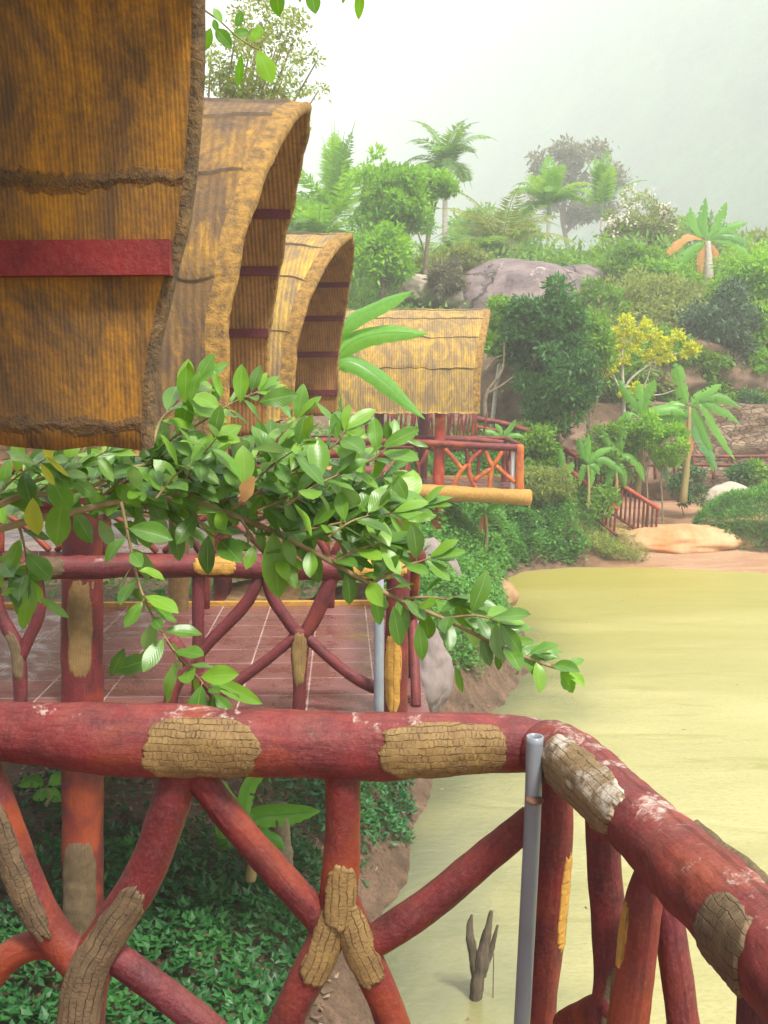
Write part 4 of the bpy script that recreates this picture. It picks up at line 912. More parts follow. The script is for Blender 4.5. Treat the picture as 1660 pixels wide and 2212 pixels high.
# a belt of farther trees before the mountain
random.seed(12)
belt = [('rounded', 'tree_mid', 620, 470, 60, 75, 70), ('low', 'tree_bright', 1060, 500, 75, 70, 50), ('rounded', 'tree_mid', 1450, 505, 70, 70, 55), ('low', 'tree_olive', 1600, 520, 66, 90, 50)]
tree(620, 480, 58, 80, 80, 'mid green tree hidden partly behind the second roof', 'tree_mid', .3, 5000, 41, group=TB)
tree(1065, 505, 80, 75, 52, 'low bright tree behind the arching palm fronds', 'tree_mid', .35, 5000, 42, group=TB)
tree(1240, 400, 110, 88, 72, 'brownish misty tree towering farthest back against the mountain', 'tree_brown', .36, 9000, 43, group=TB, tr=.3, clumps=34, cr=.26)
tree(1470, 530, 68, 95, 48, 'low green tree behind the upper banana plant', 'tree_mid', .3, 6000, 44, group=TB)
tree(1610, 545, 62, 85, 40, 'low grey-green tree at the right edge of the hillside', 'tree_olive', .28, 6000, 45, group=TB)
palm(725, 470, 50, 'coconut palm with tall upright fronds just right of the second roof', 19, 4.0, 3, droop=.42, erect=1., mat='tree_bright', ll=.85, lw=.09, crownshaft=False)
palm(690, 520, 47, 'coconut palm with arching yellowish fronds beside the second roof edge', 15, 3.2, 4, droop=.75, erect=.8, mat='tree_bright', ll=.7, lw=.08, crownshaft=False)
palm(962, 395, 58, 'tall royal palm with a pale trunk and drooping crown', 19, 3.5, 5, trunk_r=.17, droop=1.0, erect=.85, mat='tree_mid', ll=.8, lw=.06, pairs=34)
tree(850, 440, 44, 88, 84, 'big bright green feathery tree left of the royal palm', 'tree_bright', .17, 16000, 46, group=TB, clumps=46, cr=.26, base=(.5, 45), hollow=.2)
tree(835, 555, 42, 72, 60, 'lower bright green tree in front of the big feathery tree', 'tree_bright', .17, 9000, 47, group=TB, clumps=30, hollow=.2)
tree(925, 400, 46, 42, 34, 'small light green tree top between the feathery tree and the royal palm', 'tree_bright', .17, 3000, 48, group=TB)
palm(1085, 540, 52, 'spreading palm with arching golden fronds in the middle of the hillside', 20, 3.8, 6, droop=.7, erect=.75, mat='tree_olive', ll=.8, lw=.08, crownshaft=False)
palm(1000, 560, 50, 'short feathery palm behind the pale boulders', 14, 3., 16, droop=.7, erect=.7, mat='tree_mid', ll=.7, lw=.08, crownshaft=False)
palm(1185, 470, 60, 'slim royal palm with a pale trunk behind the huge boulder', 17, 3.1, 7, trunk_r=.13, droop=.9, erect=.95, mat='tree_bright', ll=.7, lw=.07, pairs=30)
palm(1300, 470, 64, 'bright green young palm with upright fronds right of the slim royal palm', 12, 3.2, 8, trunk_r=.1, droop=.45, erect=1.1, mat='tree_bright', ll=.7, lw=.08)
palm(1215, 560, 54, 'low wide palm arching over the top of the huge boulder', 14, 2.6, 9, droop=.8, erect=.45, mat='tree_mid', ll=.8, lw=.08, crownshaft=False)
tree(1150, 590, 51, 110, 22, 'low shrubs right behind the crest of the huge boulder', 'tree_mid', .2, 4000, 49, group=TB, tr=.06)
tree(970, 580, 47, 75, 36, 'olive shrubs growing over the pale boulders', 'tree_olive', .17, 5000, 50, group=TB, tr=.06, limbs=4)
tree(965, 605, 44.5, 36, 32, 'dull olive bush between the pale boulder and the huge boulder', 'tree_brown', .15, 3500, 51, group=TB, tr=.05)
tree(1385, 500, 56, 85, 62, 'twiggy bush dotted with pale blossom', 'tree_olive', .17, 7000, 52, group=TB, limbs=16, cr=.22, clumps=40)
P, d, tn, cc = cloud(at(1385, 478, 55), (2.2, 1.4, 1.2), 26, 420, 77, .16)
tag(leafset('blossom', P, d, .15, 'flower', None, 5, asp=.8), 'pale blossom scattered over the twiggy bush', 'blossom', None, 'stuff')
tree(1375, 590, 47, 75, 42, 'mid green bush right of the huge boulder', 'tree_mid', .17, 7000, 53, group=TB, clumps=34)
tree(1430, 600, 46, 70, 34, 'light green bush below the upper banana plant', 'tree_bright', .16, 4500, 54, group=TB)
tree(1390, 665, 43, 115, 62, 'olive bush on the slope above the yellow tree', 'tree_olive', .16, 8000, 55, group=TB, clumps=36)
tree(1620, 640, 42, 80, 95, 'bright green bush filling the right edge', 'tree_bright', .15, 11000, 56, group=TB, clumps=44, hollow=.2)
tree(1565, 715, 38.9, 72, 88, 'dark bluish green tree left of the bright bush', 'tree_blue', .14, 11000, 57, group=TB, clumps=40, hollow=.2)
tree(1650, 740, 39, 45, 65, 'light green leafy bush hanging at the right edge', 'tree_bright', .14, 4000, 58, group=TB)
tree(1300, 680, 41, 50, 52, 'dense mid green bush right behind the dark central tree', 'tree_mid', .15, 6000, 59, group=TB)
tree(1320, 820, 38, 85, 100, 'shadowy green shrub between the central tree and the cliff', 'tree_mid', .15, 8000, 60, group=TB, hollow=.2)
tree(1620, 865, 37.2, 20, 22, 'small round green bush on top of the stone wall', 'tree_dark', .1, 1400, 61, cat='bush', name='bush', clumps=8, tr=.03)
# upper banana plant with dead leaves
banana(1530, 522, 46, 'banana plant with orange dead leaves high on the slope at the right', [[(-30, -38), (-38, -75)], [(-10, -40), (-5, -95)], [(25, -45), (40, -85)], [(45, -30), (85, -42)], [(40, -5), (72, 15), (95, 38)], ['dead_leaf', (-40, -12), (-75, 12), (-88, 32)], [(-25, 12), (-55, 40), (-65, 70)], ['dead_leaf', (16, 20), (26, 50)], ['dead_leaf', (-12, 30), (-16, 80)], ['dead_leaf', (4, 30), (2, 90)], [(30, -15), (60, -12), (90, 5)]], 10, 3, base_py=640, tr=.22, stem_mat='trunk_pale')

# ================================================================== MIDDLE GROUND
tree(1180, 712, 30.5, 90, 78, 'upper mass of the dense dark green tree in front of the huge boulder', 'tree_dark', .12, 17000, 71, clumps=52, cr=.25, hollow=.15, trunk='trunk', base=(4.6, 31), group='dense dark green trees')
tree(1215, 835, 30, 78, 80, 'lower half of the dense dark greenery, beneath the dark tree crown', 'tree_dark', .12, 14000, 72, clumps=44, cr=.27, hollow=.15, base=(5., 30.6), group='dense dark green trees')
tree(1095, 710, 31, 45, 60, 'lighter green tree between the farthest roof and the dark tree', 'tree_mid', .12, 5000, 73, base=(3.0, 31.5), tr=.07, trunk='trunk_pale', limbs=12)
tree(1270, 740, 32, 42, 50, 'yellowish green shrub at the right shoulder of the dark tree', 'tree_mid', .12, 3500, 74)
# bare limbs beside the roof
tr_ = thing('bare_tree', at(1050, 880, 31), 'bare grey forked tree beside the right edge of the farthest roof', 'tree')
for i, (q, r) in enumerate([([(1048, 900), (1052, 850), (1085, 800), (1090, 740)], 5), ([(1052, 850), (1080, 835), (1108, 815)], 3), ([(1048, 800), (1070, 775), (1095, 765)], 2.2)]):
    p, rr = npx(q, 30, [r, r * .8, r * .5, r * .3][:len(q)]); V, Fc, UV = Tube(p, rr, 14, i, .1).mesh(8); obj('branch', V, Fc, M['trunk'], tr_)
# yellow-leafed tree: pale limbs carrying separate tufts
yt = thing('yellow_tree', at(1348, 900, 32.5), 'slender pale-limbed tree with yellow leaf tufts above the banana plants', 'tree')
lim = [([(1348, 960), (1348, 880), (1345, 800), (1346, 720), (1352, 690)], 5.5), ([(1346, 850), (1362, 820), (1400, 790), (1440, 770), (1500, 755)], 3.2), ([(1344, 850), (1325, 810), (1318, 790), (1305, 780)], 3), ([(1352, 870), (1390, 855), (1430, 852), (1470, 838)], 2.4), ([(1345, 780), (1330, 750), (1325, 730)], 2), ([(1350, 850), (1370, 850), (1400, 815), (1420, 700)], 2), ([(1346, 740), (1380, 735), (1400, 725)], 1.8)]
parts = []
for i, (q, r) in enumerate(lim):
    p, rr = npx(q, 32.5, [r * (1 - .75 * k / (len(q) - 1)) for k in range(len(q))]); parts.append(Tube(p, rr, 16, i, .08).mesh(8))
V, Fc, UV = merge(parts); obj('trunk', V, Fc, M['trunk_pale'], yt)
PP, DD = [], []
g = rnd(9)
tufts = [(1352, 690, 16), (1362, 715, 20), (1340, 735, 14), (1330, 745, 16), (1322, 790, 18), (1305, 778, 12), (1312, 800, 14), (1345, 775, 18), (1385, 728, 16), (1400, 768, 17), (1425, 752, 18), (1445, 770, 15), (1500, 755, 15), (1490, 745, 11), (1480, 765, 9), (1352, 852, 16), (1375, 838, 13), (1400, 842, 14), (1415, 725, 17), (1440, 740, 14), (1465, 725, 16), (1425, 780, 8), (1332, 715, 12), (1370, 750, 15), (1395, 700, 14)]
for (a, b_, s) in tufts:
    n_ = int(s * 8); d = unit(g.normal(0, 1, (n_, 3))); PP.append(np.array(at(a, b_, 32.5)) + d * g.uniform(.2, 1, (n_, 1)) * s / F * 32.5 * np.array([1, 1, .8])); DD.append(d)
leafset('crown', np.concatenate(PP), np.concatenate(DD), .125, 'tree_yellow', yt, 4, asp=.6)
BG = 'banana plants around the pond'
banana(1490, 880, 31, 'large banana plant with wide arching leaves in front of the stone wall', [[14, (-15, -30), (-25, -75), (-32, -95)], [(25, -25), (70, -50)], [(30, -25), (65, -22), (110, 0)], [(30, -5), (60, 50), (100, 115)], [(35, -12), (70, 5), (108, 35)], [(15, 15), (35, 70), (52, 140)], [(-30, -5), (-60, 5), (-95, 10)], [(-20, 20), (-25, 60)], ['banana_leaf_blue', (-12, 40), (-8, 80)], ['dead_leaf', 7, (-4, 40), (-3, 95)], ['dead_leaf', 6, (4, 60), (2, 110)], ['banana_leaf_blue', (20, 60), (45, 100), (60, 135)], [(-30, 15), (-60, 30), (-82, 60)]], 12, 1, base_py=1085, tr=.11, lean=-14)
banana(1385, 905, 30.8, 'banana plant with upright leaves under the yellow tree', [[12, (-20, -40), (-50, -85)], [(0, -45), (-6, -80)], [(15, -50), (30, -85)], [(-25, -10), (-50, 20), (-60, 60)], [(30, -18), (70, -22), (95, -10)], [(20, 20), (40, 60)], ['banana_leaf_blue', (20, 60), (45, 100), (60, 140)], [(-20, 30), (-30, 70)], ['banana_leaf_blue', (-8, 60), (0, 110)]], 12, 2, base_py=1070, tr=.1, lean=-8)
banana(1270, 1005, 29.2, 'young bright banana plant at the top of the stair railing', [[(-12, -30), (-20, -60)], [(0, -30), (2, -65)], [(25, -15), (55, 0), (78, 22)], [(18, -25), (55, -38)], [(-10, 10), (-18, 45)], [(8, 15), (6, 50)], [(14, 0), (26, 20)]], 8, 4, base_py=1100, tr=.05)
banana(1222, 1022, 28.9, 'smallest banana plant left of the young one by the stair', [[(-6, -25), (-12, -55)], [(10, -10), (16, -25)], [(-8, 5), (-14, 30)], [(8, 8), (4, 35)], [(-15, -5), (-28, 15)]], 7, 5, base_py=1090, tr=.04)
banana(1085, 945, 27.5, 'low banana tuft behind the railing of the farthest hut', [[(-20, -12), (-48, -18)], [(-5, -18), (-15, -30)], [(15, -18), (30, -38)], [(25, -5), (48, -2)], [(10, 4), (30, 14)], [(-15, 2), (-40, 8)]], 6, 6, base_py=985, tr=.04)
banana(1048, 1110, 22.6, 'small ragged banana plant on the vine bank under the farthest deck', [[(15, -15), (35, -22)], [(15, 5), (35, 20), (42, 45)], [(-10, -8), (-25, 4)], ['dead_leaf', (-6, 15), (-10, 45)], ['dead_leaf', (2, 15), (4, 50)]], 5, 7, base_py=1190, tr=.04)
# the three big leaves in front of the farthest roof
banana(742, 900, 16.6, 'banana plant whose three bright leaves cross the farthest thatched roof', [[21, (-12, -90), (-14, -160), (10, -205), (70, -238), (150, -272)], [21, (-16, -70), (-16, -120), (20, -162), (90, -182), (184, -180)], [23, (-24, -50), (-28, -100), (10, -122), (80, -85), (176, 5)]], 19, 8, base_py=1250, tr=.06, droop=.45, tear=.15, pet=.42)
tree(1530, 800, 38.6, 60, 40, 'dusty green shrub hanging over the middle of the cliff rock', 'tree_mid', .14, 5000, 91, group=TB, tr=.05)
tree(1440, 760, 38.4, 62, 45, 'green shrub behind the right half of the yellow tree', 'tree_mid', .14, 5000, 92, group=TB, tr=.05)
tree(1640, 800, 38.6, 30, 40, 'green shrub drooping over the cliff at the right edge', 'tree_bright', .14, 2600, 93, group=TB, tr=.05)
banana(1330, 1000, 30.2, 'half-grown banana plant between the stair and the two large ones', [[(-12, -35), (-28, -70)], [(8, -40), (22, -78)], [(25, -15), (50, 5), (62, 40)], [(-22, -10), (-45, 8), (-55, 38)], [(12, 15), (20, 55)], [(-10, 20), (-20, 60)]], 10, 14, base_py=1085, tr=.06)
# greenery round the stairs
tree(1315, 975, 30.6, 52, 50, 'fine-leafed light shrub among the banana stems', 'tree_mid', .1, 5200, 81, cat='bush', name='bush', tr=.03)
tree(1440, 960, 30.4, 44, 42, 'yellow-green shrub in front of the large banana plant', 'tree_bright', .09, 4200, 82, cat='bush', name='bush', tr=.03, cr=.25)
tree(1395, 925, 30.3, 34, 26, 'lime green shrub between the two big banana plants', 'tree_bright', .09, 2600, 83, cat='bush', name='bush', tr=.03)
tree(1160, 970, 29.5, 52, 44, 'grey-green bush right of the farthest deck corner', 'tree_mid', .1, 6000, 84, cat='bush', name='bush', tr=.03)
tree(1180, 1045, 28.6, 48, 36, 'dry grassy bush below the stair top', 'tree_olive', .1, 4200, 85, cat='bush', name='bush', tr=.02, asp=.2)
tree(1280, 1085, 29.6, 52, 34, 'green shrub at the foot of the young banana plant', 'tree_mid', .09, 3400, 86, cat='bush', name='bush', tr=.02)
tree(1485, 1045, 33, 32, 42, 'dark green climber on the rocks beside the pale rock', 'tree_dark', .09, 2400, 87, cat='bush', name='bush', tr=.02)
tree(1595, 1030, 34, 26, 30, 'dark bush standing by the terrace railing', 'tree_dark', .1, 1600, 88, cat='bush', name='bush', tr=.02)
tree(1640, 1020, 34, 28, 22, 'green bush at the right end of the terrace railing', 'tree_mid', .1, 1600, 89, cat='bush', name='bush', tr=.02)

# ================================================================== GROUND COVER
def vines(label, test, box_, n, size, mat, seed, h=.1, mound=None, asp=.6):
    g = rnd(seed); x = g.uniform(box_[0], box_[1], n * 2); y = g.uniform(box_[2], box_[3], n * 2); k = test(x, y) > g.uniform(0, 1, n * 2); x, y = x[k][:n], y[k][:n]
    z = ground_z(x, y); m_ = vnoise(x, y, 1.6, seed)
    z = z + g.uniform(0, 1, len(x)) * h + (m_ + .4) * h * 1.4 + (mound(x, y) if mound is not None else 0)
    P = np.stack([x, y, z], 1); d = unit(g.normal(0, 1, (len(x), 3)) * np.array([1, 1, .35]) + np.array([0, 0, .15]))
    return tag(leafset('ground_cover', P, d, size, mat, None, seed, asp=asp, up=.9, tint=np.clip(.45 + m_ * .8, 0, 1), spread=.35), label, 'ground cover', None, 'stuff')
def near_test(x, y):
    d = shore(x, y); nz_ = vnoise(x, y, .7, 5)
    a = np.clip((d + .02 - np.where(y < 9, .45, .0) + nz_ * .3) * 6, 0, 1)
    bare = np.clip(1.2 - np.hypot((x + 1.6) / .9, (y - 8.6) / .9), 0, 1) * 1.5 + np.clip((-x - 2.1 + nz_) * 1.2, 0, 1) * (y > 6.6) * (y < 9.6)
    return a * np.clip(1 - bare, 0, 1)
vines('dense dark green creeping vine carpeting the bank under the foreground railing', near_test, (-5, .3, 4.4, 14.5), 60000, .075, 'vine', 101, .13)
vines('green creeper on the shore right of the grey boulder', lambda x, y: np.clip((shore(x, y) - .15 - .15 * (y < 15)) * 4, 0, 1) * np.clip((x + .4) * 2, 0, 1), (-.4, 2.5, 12.2, 21), 24000, .08, 'vine_far', 102, .2)
vines('bright green vine blanket on the bank below the farthest deck', lambda x, y: np.clip((shore(x, y) - .12) * 4, 0, 1) * (y > 20) * np.clip((6.2 - x + (y < 29) * -1.2) * 2, 0, 1), (0, 6.4, 21.5, 33), 44000, .1, 'vine_far', 103, .28)
def mound(x, y): return 1.25 * np.clip(1 - ((x - 11.1) / 2.4) ** 2 - ((y - 30.6) / 1.7) ** 2, 0, 1) ** .5
vines('thick creeper hanging down to the waterline below the farthest deck', lambda x, y: np.clip(shore(x, y) * 6 + .4, 0, 1) * np.clip((5.1 - x) * 3 + .6 * (y < 28.2), 0, 1), (1.6, 5.4, 24.5, 30), 30000, .11, 'vine_far', 107, .3)
vines('dry yellowish grass between the vine bank and the sandy beach', lambda x, y: np.clip(shore(x, y) * 2 - .3, 0, 1) * np.clip(1.3 - np.abs(x - 5.7), 0, 1), (4.4, 7., 27.8, 31.5), 9000, .16, 'tree_olive', 108, .25, asp=.16)
vines('round grassy green mound at the right edge of the beach', lambda x, y: (((x - 11.1) / 2.4) ** 2 + ((y - 30.6) / 1.7) ** 2 < 1) * 1., (8.5, 13.6, 28.8, 32.4), 30000, .14, 'vine_far', 104, .1, mound, asp=.25)
vines('short grass fringe at the foot of the stair', lambda x, y: np.clip(.9 - np.abs(y - 31.6) - np.abs(x - 6.6) * .25, 0, 1) * 1.5, (4.6, 8.6, 30.4, 32.6), 3500, .09, 'vine_far', 105, .06, asp=.25)
vines('scrubby green bank vegetation behind the huts', lambda x, y: np.clip((shore(x, y) - 1.2) * 2, 0, 1), (-9, 1.2, 15, 33), 14000, .16, 'vine_far', 106, .35)
# dead leaves on the bare soil
g = rnd(55); n = 2600; x = g.uniform(-4.6, -.4, n); y = g.uniform(6.6, 10.5, n); z = ground_z(x, y) + .012; d = unit(g.normal(0, 1, (n, 3)) * np.array([1, 1, .2]))
tag(leafset('leaf_litter', np.stack([x, y, z], 1), d, .1, 'litter', None, 56, asp=.5, up=.9, spread=.1), 'dry brown leaf litter on the soil under the second deck', 'leaf litter', None, 'stuff')
n = 2200; x = g.uniform(-1.2, 2.6, n); y = g.uniform(7, 21, n); k = (shore(x, y) > .0) & (shore(x, y) < .9); x, y = x[k], y[k]; z = ground_z(x, y) + .012; d = unit(g.normal(0, 1, (len(x), 3)) * np.array([1, 1, .2]))
tag(leafset('shore_litter', np.stack([x, y, z], 1), d, .07, 'litter', None, 57, asp=.4, up=.9, spread=.1), 'brown twigs and dead leaves strewn along the muddy waterline', 'leaf litter', None, 'stuff')
cover('undergrowth', (1330, 1680), None, 0, (37.6, 39.4), 3500, .16, 'tree_mid', 'thin weeds along the top of the stone wall', 34, amp=.35)
# plants and stumps under the deck
banana(540, 1790, 7.4, 'young banana plant seen through the foreground railing with one broad bright leaf', [[24, (20, -25), (70, -30), (152, -38)], [16, (-10, -60), (10, -110), (40, -130)], [16, (-25, -40), (-60, -80), (-70, -130)], [13, (25, 10), (55, 25), (75, 45)]], 22, 9, base_py=1900, tr=.045, tear=.2)
banana(470, 1840, 7.8, 'thin banana sucker beside the mossy stump', [[14, (5, -50), (-10, -110)], [12, (20, -20), (45, -30)]], 13, 10, base_py=1935, tr=.04)
banana(100, 1700, 7.9, 'low leafy seedling on the soil at the far left under the deck', [[14, (30, -20), (60, -8)], [14, (-30, -15), (-60, -2)], [13, (15, 15), (35, 30)], [13, (-10, 15), (-30, 25)]], 12, 12, base_py=1740, tr=.015, group=None, name='seedling')
p, r = npx([(615, 1940), (610, 1860), (606, 1800), (600, 1740)], 7.9, [26, 24, 22, 24]); V, Fc, UV = Tube(p, r, 24, 3, .14, 6).mesh(16)
SG = thing('tree_stump', p[0], 'cut brown tree stump beneath the second deck', 'stump'); obj('stump', V, Fc, M['trunk'], SG)
p, r = npx([(300, 1980), (305, 1860), (290, 1760), (300, 1660)], 8.6, [22, 18, 16, 15]); V, Fc, UV = Tube(p, r, 24, 5, .12, 5).mesh(14)
SG = thing('dead_tree', p[0], 'dark crooked trunk in the shade under the second deck', 'tree'); obj('trunk', V, Fc, M['trunk'], SG)
# dead branch standing in the water
DB = thing('dead_branch', at(1022, 2165, 7.6), 'dead three-pronged grey branch sticking out of the pond', 'branch')
parts = []
for q, r in [([(1024, 2200), (1030, 2130), (1041, 2070), (1052, 2020), (1062, 1968)], [14, 16, 16, 11, 4]), ([(1030, 2130), (1022, 2060), (1015, 2010), (1020, 1976)], [11, 11, 9, 2.5]), ([(1040, 2105), (1060, 2055), (1076, 1998)], [10, 7, 2.5])]:
    p, rr = npx(q, 7.6, r); parts.append(Tube(p, rr, 30, len(parts), .16, 12).mesh(12))
V, Fc, UV = merge(parts); obj('wood', V, Fc, M['dead'], DB)
V, Fc, UV = Tube([at(1067, 2060, 7.6), at(1065, 2170, 7.6)], .004, 5, 0, 0).mesh(5); obj('thread', V, Fc, M['dead'], DB)
g = rnd(91); n = 90; x = g.uniform(.3, 9, n); y = g.uniform(6, 26, n); k = shore(x, y) < -.15; x, y = x[k], y[k]
tag(leafset('floating_leaves', np.stack([x, y, np.full(len(x), WZ + .012)], 1), unit(g.normal(0, 1, (len(x), 3)) * np.array([1, 1, 0.01])), .05, 'litter', None, 92, asp=.5, up=3., spread=.02), 'tiny brown leaves floating on the pond', 'floating leaves', None, 'stuff')
#PART4
# ================================================================== FOREGROUND BRANCHES
class Leaves:
    def __init__(s): s.V, s.F, s.U, s.T, s.n = [], [], [], [], 0
    def add(s, base, D, U, L, Wd, tint, g, bend=.25, fold=.25, nu=8, hole=False, tipw=1.):
        D = Vector(D).normalized(); S = D.cross(Vector(U)).normalized(); Nn = S.cross(D); b0 = s.n
        tw = g.uniform(-.25, .25); wav = g.uniform(0, 6); wa = g.uniform(.01, .05)
        for i in range(nu + 1):
            t = i / nu; w = Wd / 2 * (math.sin(math.pi * min(1, t ** (1.05 + tipw * .12) * .97 + .03)) ** .8 if t < 1 else 0) * (1 if t > 0 else .12)
            c = Vector(base) + D * L * (t - .06 * t * t * bend) - Nn * L * bend * t * t * .6
            a = tw * t; S2 = S * math.cos(a) + Nn * math.sin(a); N2 = Nn * math.cos(a) - S * math.sin(a)
            for v in (-1, -.5, 0, .5, 1):
                k = w * v
                if hole: k *= 1 - .55 * max(0, noise.noise(Vector((t * 6, v * 2, b0))))
                s.V.append(c + S2 * k + N2 * (abs(v) * w * fold + wa * L * math.sin(t * 12 + wav) * abs(v) * .5)); s.U.append((t, v))
        for i in range(nu):
            for j in range(4):
                a = b0 + i * 5 + j; s.F.append((a, a + 1, a + 6, a + 5)); s.T.append(tint)
        s.n += (nu + 1) * 5
    def build(s, name, mat, parent): return obj(name, np.array(s.V), np.array(s.F), M[mat], parent, uv=s.U, tint=s.T)
def grow(tw, LS, g, r0=5, every=.021, L=(.075, .13), start=.12, wr=(.4, .54), stems=None, face=.5, tip=True, tintr=(0, 1)):
    p, r = npx(tw, tw[0][2], [r0 * (1 - .65 * k / (len(tw) - 1)) for k in range(len(tw))]); t = Tube(p, r, 40, g.randrange(99), .06, 20); stems.append(t.mesh(7))
    n = max(2, int(t.L[-1] * (1 - start) / every)); ph = g.uniform(0, 6)
    for i in range(n):
        f = start + (1 - start) * (i + g.uniform(0, .6)) / n; f = min(f, .995); c, _, _ = t.pos(f, 0); k = min(int(f * 39), 38); T = Vector(t.T[k]); A = Vector(t.N[k]); B = Vector(t.B[k])
        ph += 2.4; D = T * g.uniform(.3, .8) + (A * math.cos(ph) + B * math.sin(ph)) * g.uniform(.7, 1.1) + Vector((0, 0, g.uniform(-.35, .2)))
        D.normalize(); U = Vector((g.uniform(-.5, .5), -face + g.uniform(-.5, .5), .8 + g.uniform(-.3, .3)))
        l = g.uniform(*L) * (1 - .25 * (f > .93)); b0 = Vector(c); b1 = b0 + D * .008
        stems.append(Tube([b0, b1], [.0016, .0014], 2, 0, 0).mesh(5, cap=False)); LS.add(b1, D, U, l, l * g.uniform(*wr), g.uniform(*tintr), g, g.uniform(.05, .5), g.uniform(.05, .35))
    if tip:
        c = Vector(t.c[-1]); T = Vector(t.T[-1])
        for k in range(4):
            D = T + Vector((g.uniform(-.7, .7), g.uniform(-.5, .5), g.uniform(-.5, .6))); l = g.uniform(*L) * .9; LS.add(c, D, Vector((g.uniform(-.4, .4), -face, .8)), l, l * .4, g.uniform(.3, 1), g, .2, .2)
    return t
def px_leaf(LS, a, b_, Y, wr, g, tint=.5, U=None, dY=0., **kw):
    p, q = at(a[0], a[1], Y), at(b_[0], b_[1], Y + dY); D = q - p; LS.add(p, D, U or Vector((g.uniform(-.25, .25), -1, .35)), D.length, D.length * wr, tint, g, kw.pop('bend', .12), kw.pop('fold', .12), **kw)
BR = thing('leafy_branch', at(-40, 1150, 2.85), 'long leafy green branch reaching from the left across the second hut toward the pond', 'branch')
LS, stems, g = Leaves(), [], random.Random(21)
mains = [
 [(-60, 1160, 2.75), (60, 1126, 2.8), (150, 1108, 2.85), (260, 1085, 2.9), (400, 1082, 2.95), (545, 1130, 2.9), (640, 1172, 2.85), (760, 1240, 2.8), (860, 1295, 2.78), (960, 1337, 2.75), (1080, 1397, 2.72), (1180, 1436, 2.7), (1236, 1452, 2.7)],
 [(-60, 1125, 2.7), (0, 1090, 2.75), (60, 1070, 2.8), (130, 1066, 2.85), (200, 1050, 2.9), (270, 1015, 2.95), (330, 1000, 3.)]]
grow(mains[0], LS, g, 9, .03, (.07, .105), .3, stems=stems, tip=False)
grow(mains[1], LS, g, 9, .03, (.09, .13), .45, stems=stems)
for tw in ([(330, 1000, 3.), (360, 955, 3.), (430, 915, 3.02), (500, 872, 3.05), (560, 845, 3.05)], [(330, 960, 2.9), (350, 905, 2.95), (400, 862, 2.95), (425, 830, 2.95)], [(400, 1080, 2.95), (470, 1020, 2.9), (560, 985, 2.9), (640, 905, 2.9)],
           [(500, 1100, 2.9), (600, 1037, 2.85), (660, 1010, 2.85), (729, 955, 2.85), (745, 930, 2.85)], [(600, 1150, 2.9), (627, 1152, 2.85), (756, 1125, 2.85), (850, 1108, 2.85)], [(720, 1215, 2.8), (780, 1185, 2.8), (830, 1172, 2.8)],
           [(640, 1060, 2.9), (720, 1030, 2.9), (800, 995, 2.9), (850, 955, 2.9)], [(262, 1085, 2.75), (280, 1170, 2.72), (300, 1260, 2.68), (330, 1330, 2.66), (380, 1410, 2.64), (430, 1465, 2.62), (462, 1500, 2.6)],
           [(40, 1130, 2.9), (55, 1190, 2.9), (60, 1250, 2.9)], [(-30, 1160, 2.9), (0, 1210, 2.9), (25, 1240, 2.9)], [(410, 1085, 2.95), (440, 1140, 2.9), (480, 1170, 2.9)], [(545, 1130, 2.95), (640, 1090, 3.), (740, 1060, 3.), (830, 1030, 3.)],
           [(860, 1295, 2.8), (930, 1290, 2.8), (990, 1300, 2.8)], [(960, 1337, 2.75), (1030, 1330, 2.7), (1080, 1345, 2.7)], [(1050, 1385, 2.75), (1110, 1390, 2.75), (1130, 1400, 2.75)], [(300, 930, 3.), (300, 960, 3.), (230, 990, 3.)], [(520, 1120, 2.9), (560, 1180, 2.88), (600, 1200, 2.86)], [(800, 1262, 2.8), (860, 1230, 2.8), (930, 1205, 2.8)]):
    grow(tw, LS, g, 4, .019, (.07, .12), .1, stems=stems)
for i in range(50):      # lesser twigs filling the mass
    x0 = g.uniform(-60, 760); y0 = 1085 + max(0, x0 - 520) * .35 + g.uniform(-50, 20); Y0 = g.uniform(2.75, 3.25)
    top = np.interp(x0, [0, 330, 420, 560, 700, 800], [960, 900, 840, 850, 930, 985]); l = g.uniform(90, 190); a = math.radians(g.uniform(-62, 22)); x1, y1 = x0 + math.cos(a) * l, y0 + math.sin(a) * l
    if y1 < top: y1 = top + g.uniform(0, 40)
    grow([(x0, y0, Y0), ((x0 + x1) / 2, (y0 + y1) / 2 - 8, Y0 + g.uniform(-.06, .06)), (x1, y1, Y0 + g.uniform(-.15, .15))], LS, g, 3, .021, (.07, .12), .1, stems=stems)
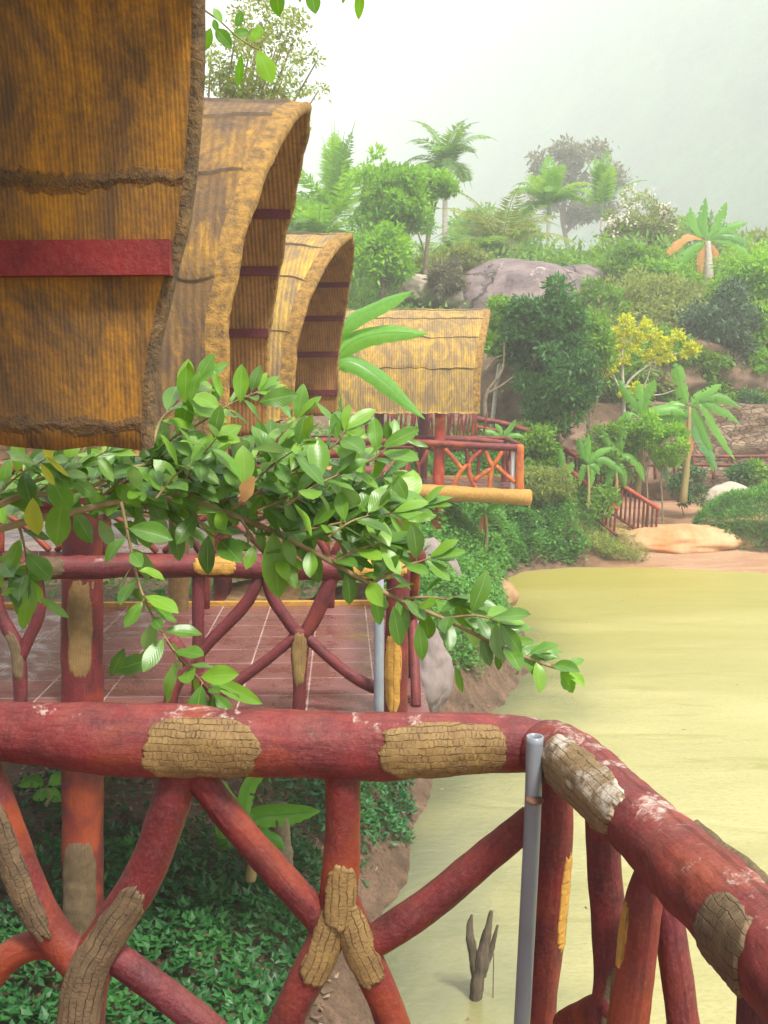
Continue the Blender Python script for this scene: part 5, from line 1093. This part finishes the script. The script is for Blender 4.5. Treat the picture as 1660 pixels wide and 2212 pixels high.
for a, b_, w_, t_ in (((590, 1150), (602, 1296), .42, .75), ((135, 1078), (118, 1182), .56, .75), ((270, 1400), (238, 1462), .4, .1), ((338, 1420), (240, 1450), .42, .1), ((440, 1460), (570, 1522), .24, .8), ((660, 1170), (690, 1262), .45, .4), ((730, 1190), (760, 1265), .42, .2), ((850, 1310), (866, 1398), .4, .25), ((905, 1345), (915, 1430), .36, .4), ((810, 1280), (822, 1352), .4, .35), ((1005, 1345), (1050, 1350), .6, .4), ((1062, 1370), (1090, 1325), .55, .8), ((1092, 1386), (1155, 1384), .34, .7), ((1080, 1392), (1078, 1450), .35, .3), ((1130, 1412), (1170, 1450), .3, .3), ((985, 1440), (1000, 1500), .26, .6),
                         ((520, 870), (522, 785), .42, .7), ((400, 870), (402, 790), .5, .6), ((410, 870), (430, 800), .3, .5), ((480, 860), (462, 800), .3, .8), ((560, 868), (645, 850), .5, .2), ((735, 955), (790, 925), .34, .8), ((728, 950), (722, 892), .42, .5), ((828, 965), (905, 925), .4, .5), ((875, 950), (928, 965), .22, .5), ((850, 1020), (880, 1080), .45, .4), ((880, 1125), (945, 1112), .3, .7), ((60, 1290), (48, 1362), .4, .9), ((35, 1270), (0, 1285), .4, .9), ((85, 1290), (150, 1335), .26, .7)):
    px_leaf(LS, a, b_, 2.78 + g.uniform(-.08, .08), w_, g, t_)
LS.build('foliage', 'leaf_near', BR)
V, Fc, UV = merge(stems); obj('stem', V, Fc, M['twig'], BR)
for nm, mt, lst in (('yellow_leaf', 'leaf_yell', [((72, 1075), (76, 1160), .52, .2), ((95, 955), (112, 1000), .4, .8), ((100, 985), (150, 1030), .18, .5), ((88, 1000), (118, 1050), .3, .3)]), ('withered_leaf', 'leaf_dead', [((550, 1028), (520, 1086), .6, .5)]), ('torn_leaf', 'leaf_sun', [((1212, 1447), (1242, 1500), .55, .4)])):
    for a, b_, w_, t_ in lst:
        l2 = Leaves(); px_leaf(l2, a, b_, 2.66, w_, g, t_, hole=(nm != 'yellow_leaf'), bend=.3, fold=.3); o = l2.build(nm, mt, BR)
OB = thing('overhanging_twig', at(520, -60, 2.6), 'hanging twig with sunlit leaves at the top beside the nearest roof edge', 'branch')
LS, stems = Leaves(), []
for tw, r in (([(380, -60, 2.6), (430, 10, 2.6), (475, 45, 2.6), (520, 85, 2.6), (560, 108, 2.6)], 2.6), ([(430, -120, 2.6), (620, -60, 2.6), (780, -50, 2.6)], 5)):
    p, rr = npx(tw, 2.6, [r * (1 - .1 * k) for k in range(len(tw))]); stems.append(Tube(p, rr, 20, 1, .05).mesh(7))
for a, b_, w_, t_ in (((558, 108), (590, 180), .56, .9), ((522, 118), (514, 185), .3, .5), ((545, 90), (566, 55), .75, .8), ((512, 60), (522, 22), .5, .1), ((500, 75), (540, 68), .6, .1), ((480, 50), (462, 15), .5, .6), ((500, 100), (466, 60), .6, .1), ((480, 80), (500, 105), .7, .2), ((470, 70), (462, 40), .5, .2), ((596, -30), (603, 36), .55, .2), ((670, -30), (683, 30), .55, .2), ((780, -30), (774, 42), .32, .7), ((748, -30), (740, 8), .3, .3), ((456, 60), (440, 110), .5, .3), ((640, -40), (650, 5), .4, .3)):
    px_leaf(LS, a, b_, 2.6 + g.uniform(-.05, .05), w_, g, t_)
LS.build('foliage', 'leaf_sun', OB); V, Fc, UV = merge(stems); obj('stem', V, Fc, M['twig'], OB)
# tall airy tree behind the second roof
tree(560, 150, 19, 125, 150, 'tall airy tree with fine olive leaves rising behind the second hut roof', 'tree_olive', .06, 8000, 120, clumps=80, cr=.15, base=(-4.5, 19), tr=.13, limbs=26, trunk='trunk', hollow=.3, name='tall_tree')
# ================================================================== HAZE
V, Fc = box(-420, 520, -80, 905, -6, 262)
b = bpy.data.materials.new('air_haze'); b.use_nodes = True; nt = b.node_tree; nt.nodes.clear()
o_ = nt.nodes.new('ShaderNodeOutputMaterial'); pv = nt.nodes.new('ShaderNodeVolumePrincipled'); pv.inputs['Color'].default_value = (.965, .98, 1, 1); pv.inputs['Density'].default_value = HAZE
pv.inputs['Anisotropy'].default_value = .2
nt.links.new(pv.outputs[0], o_.inputs['Volume'])
tag(obj('haze', V, Fc, b, smooth=False), kind='stuff')
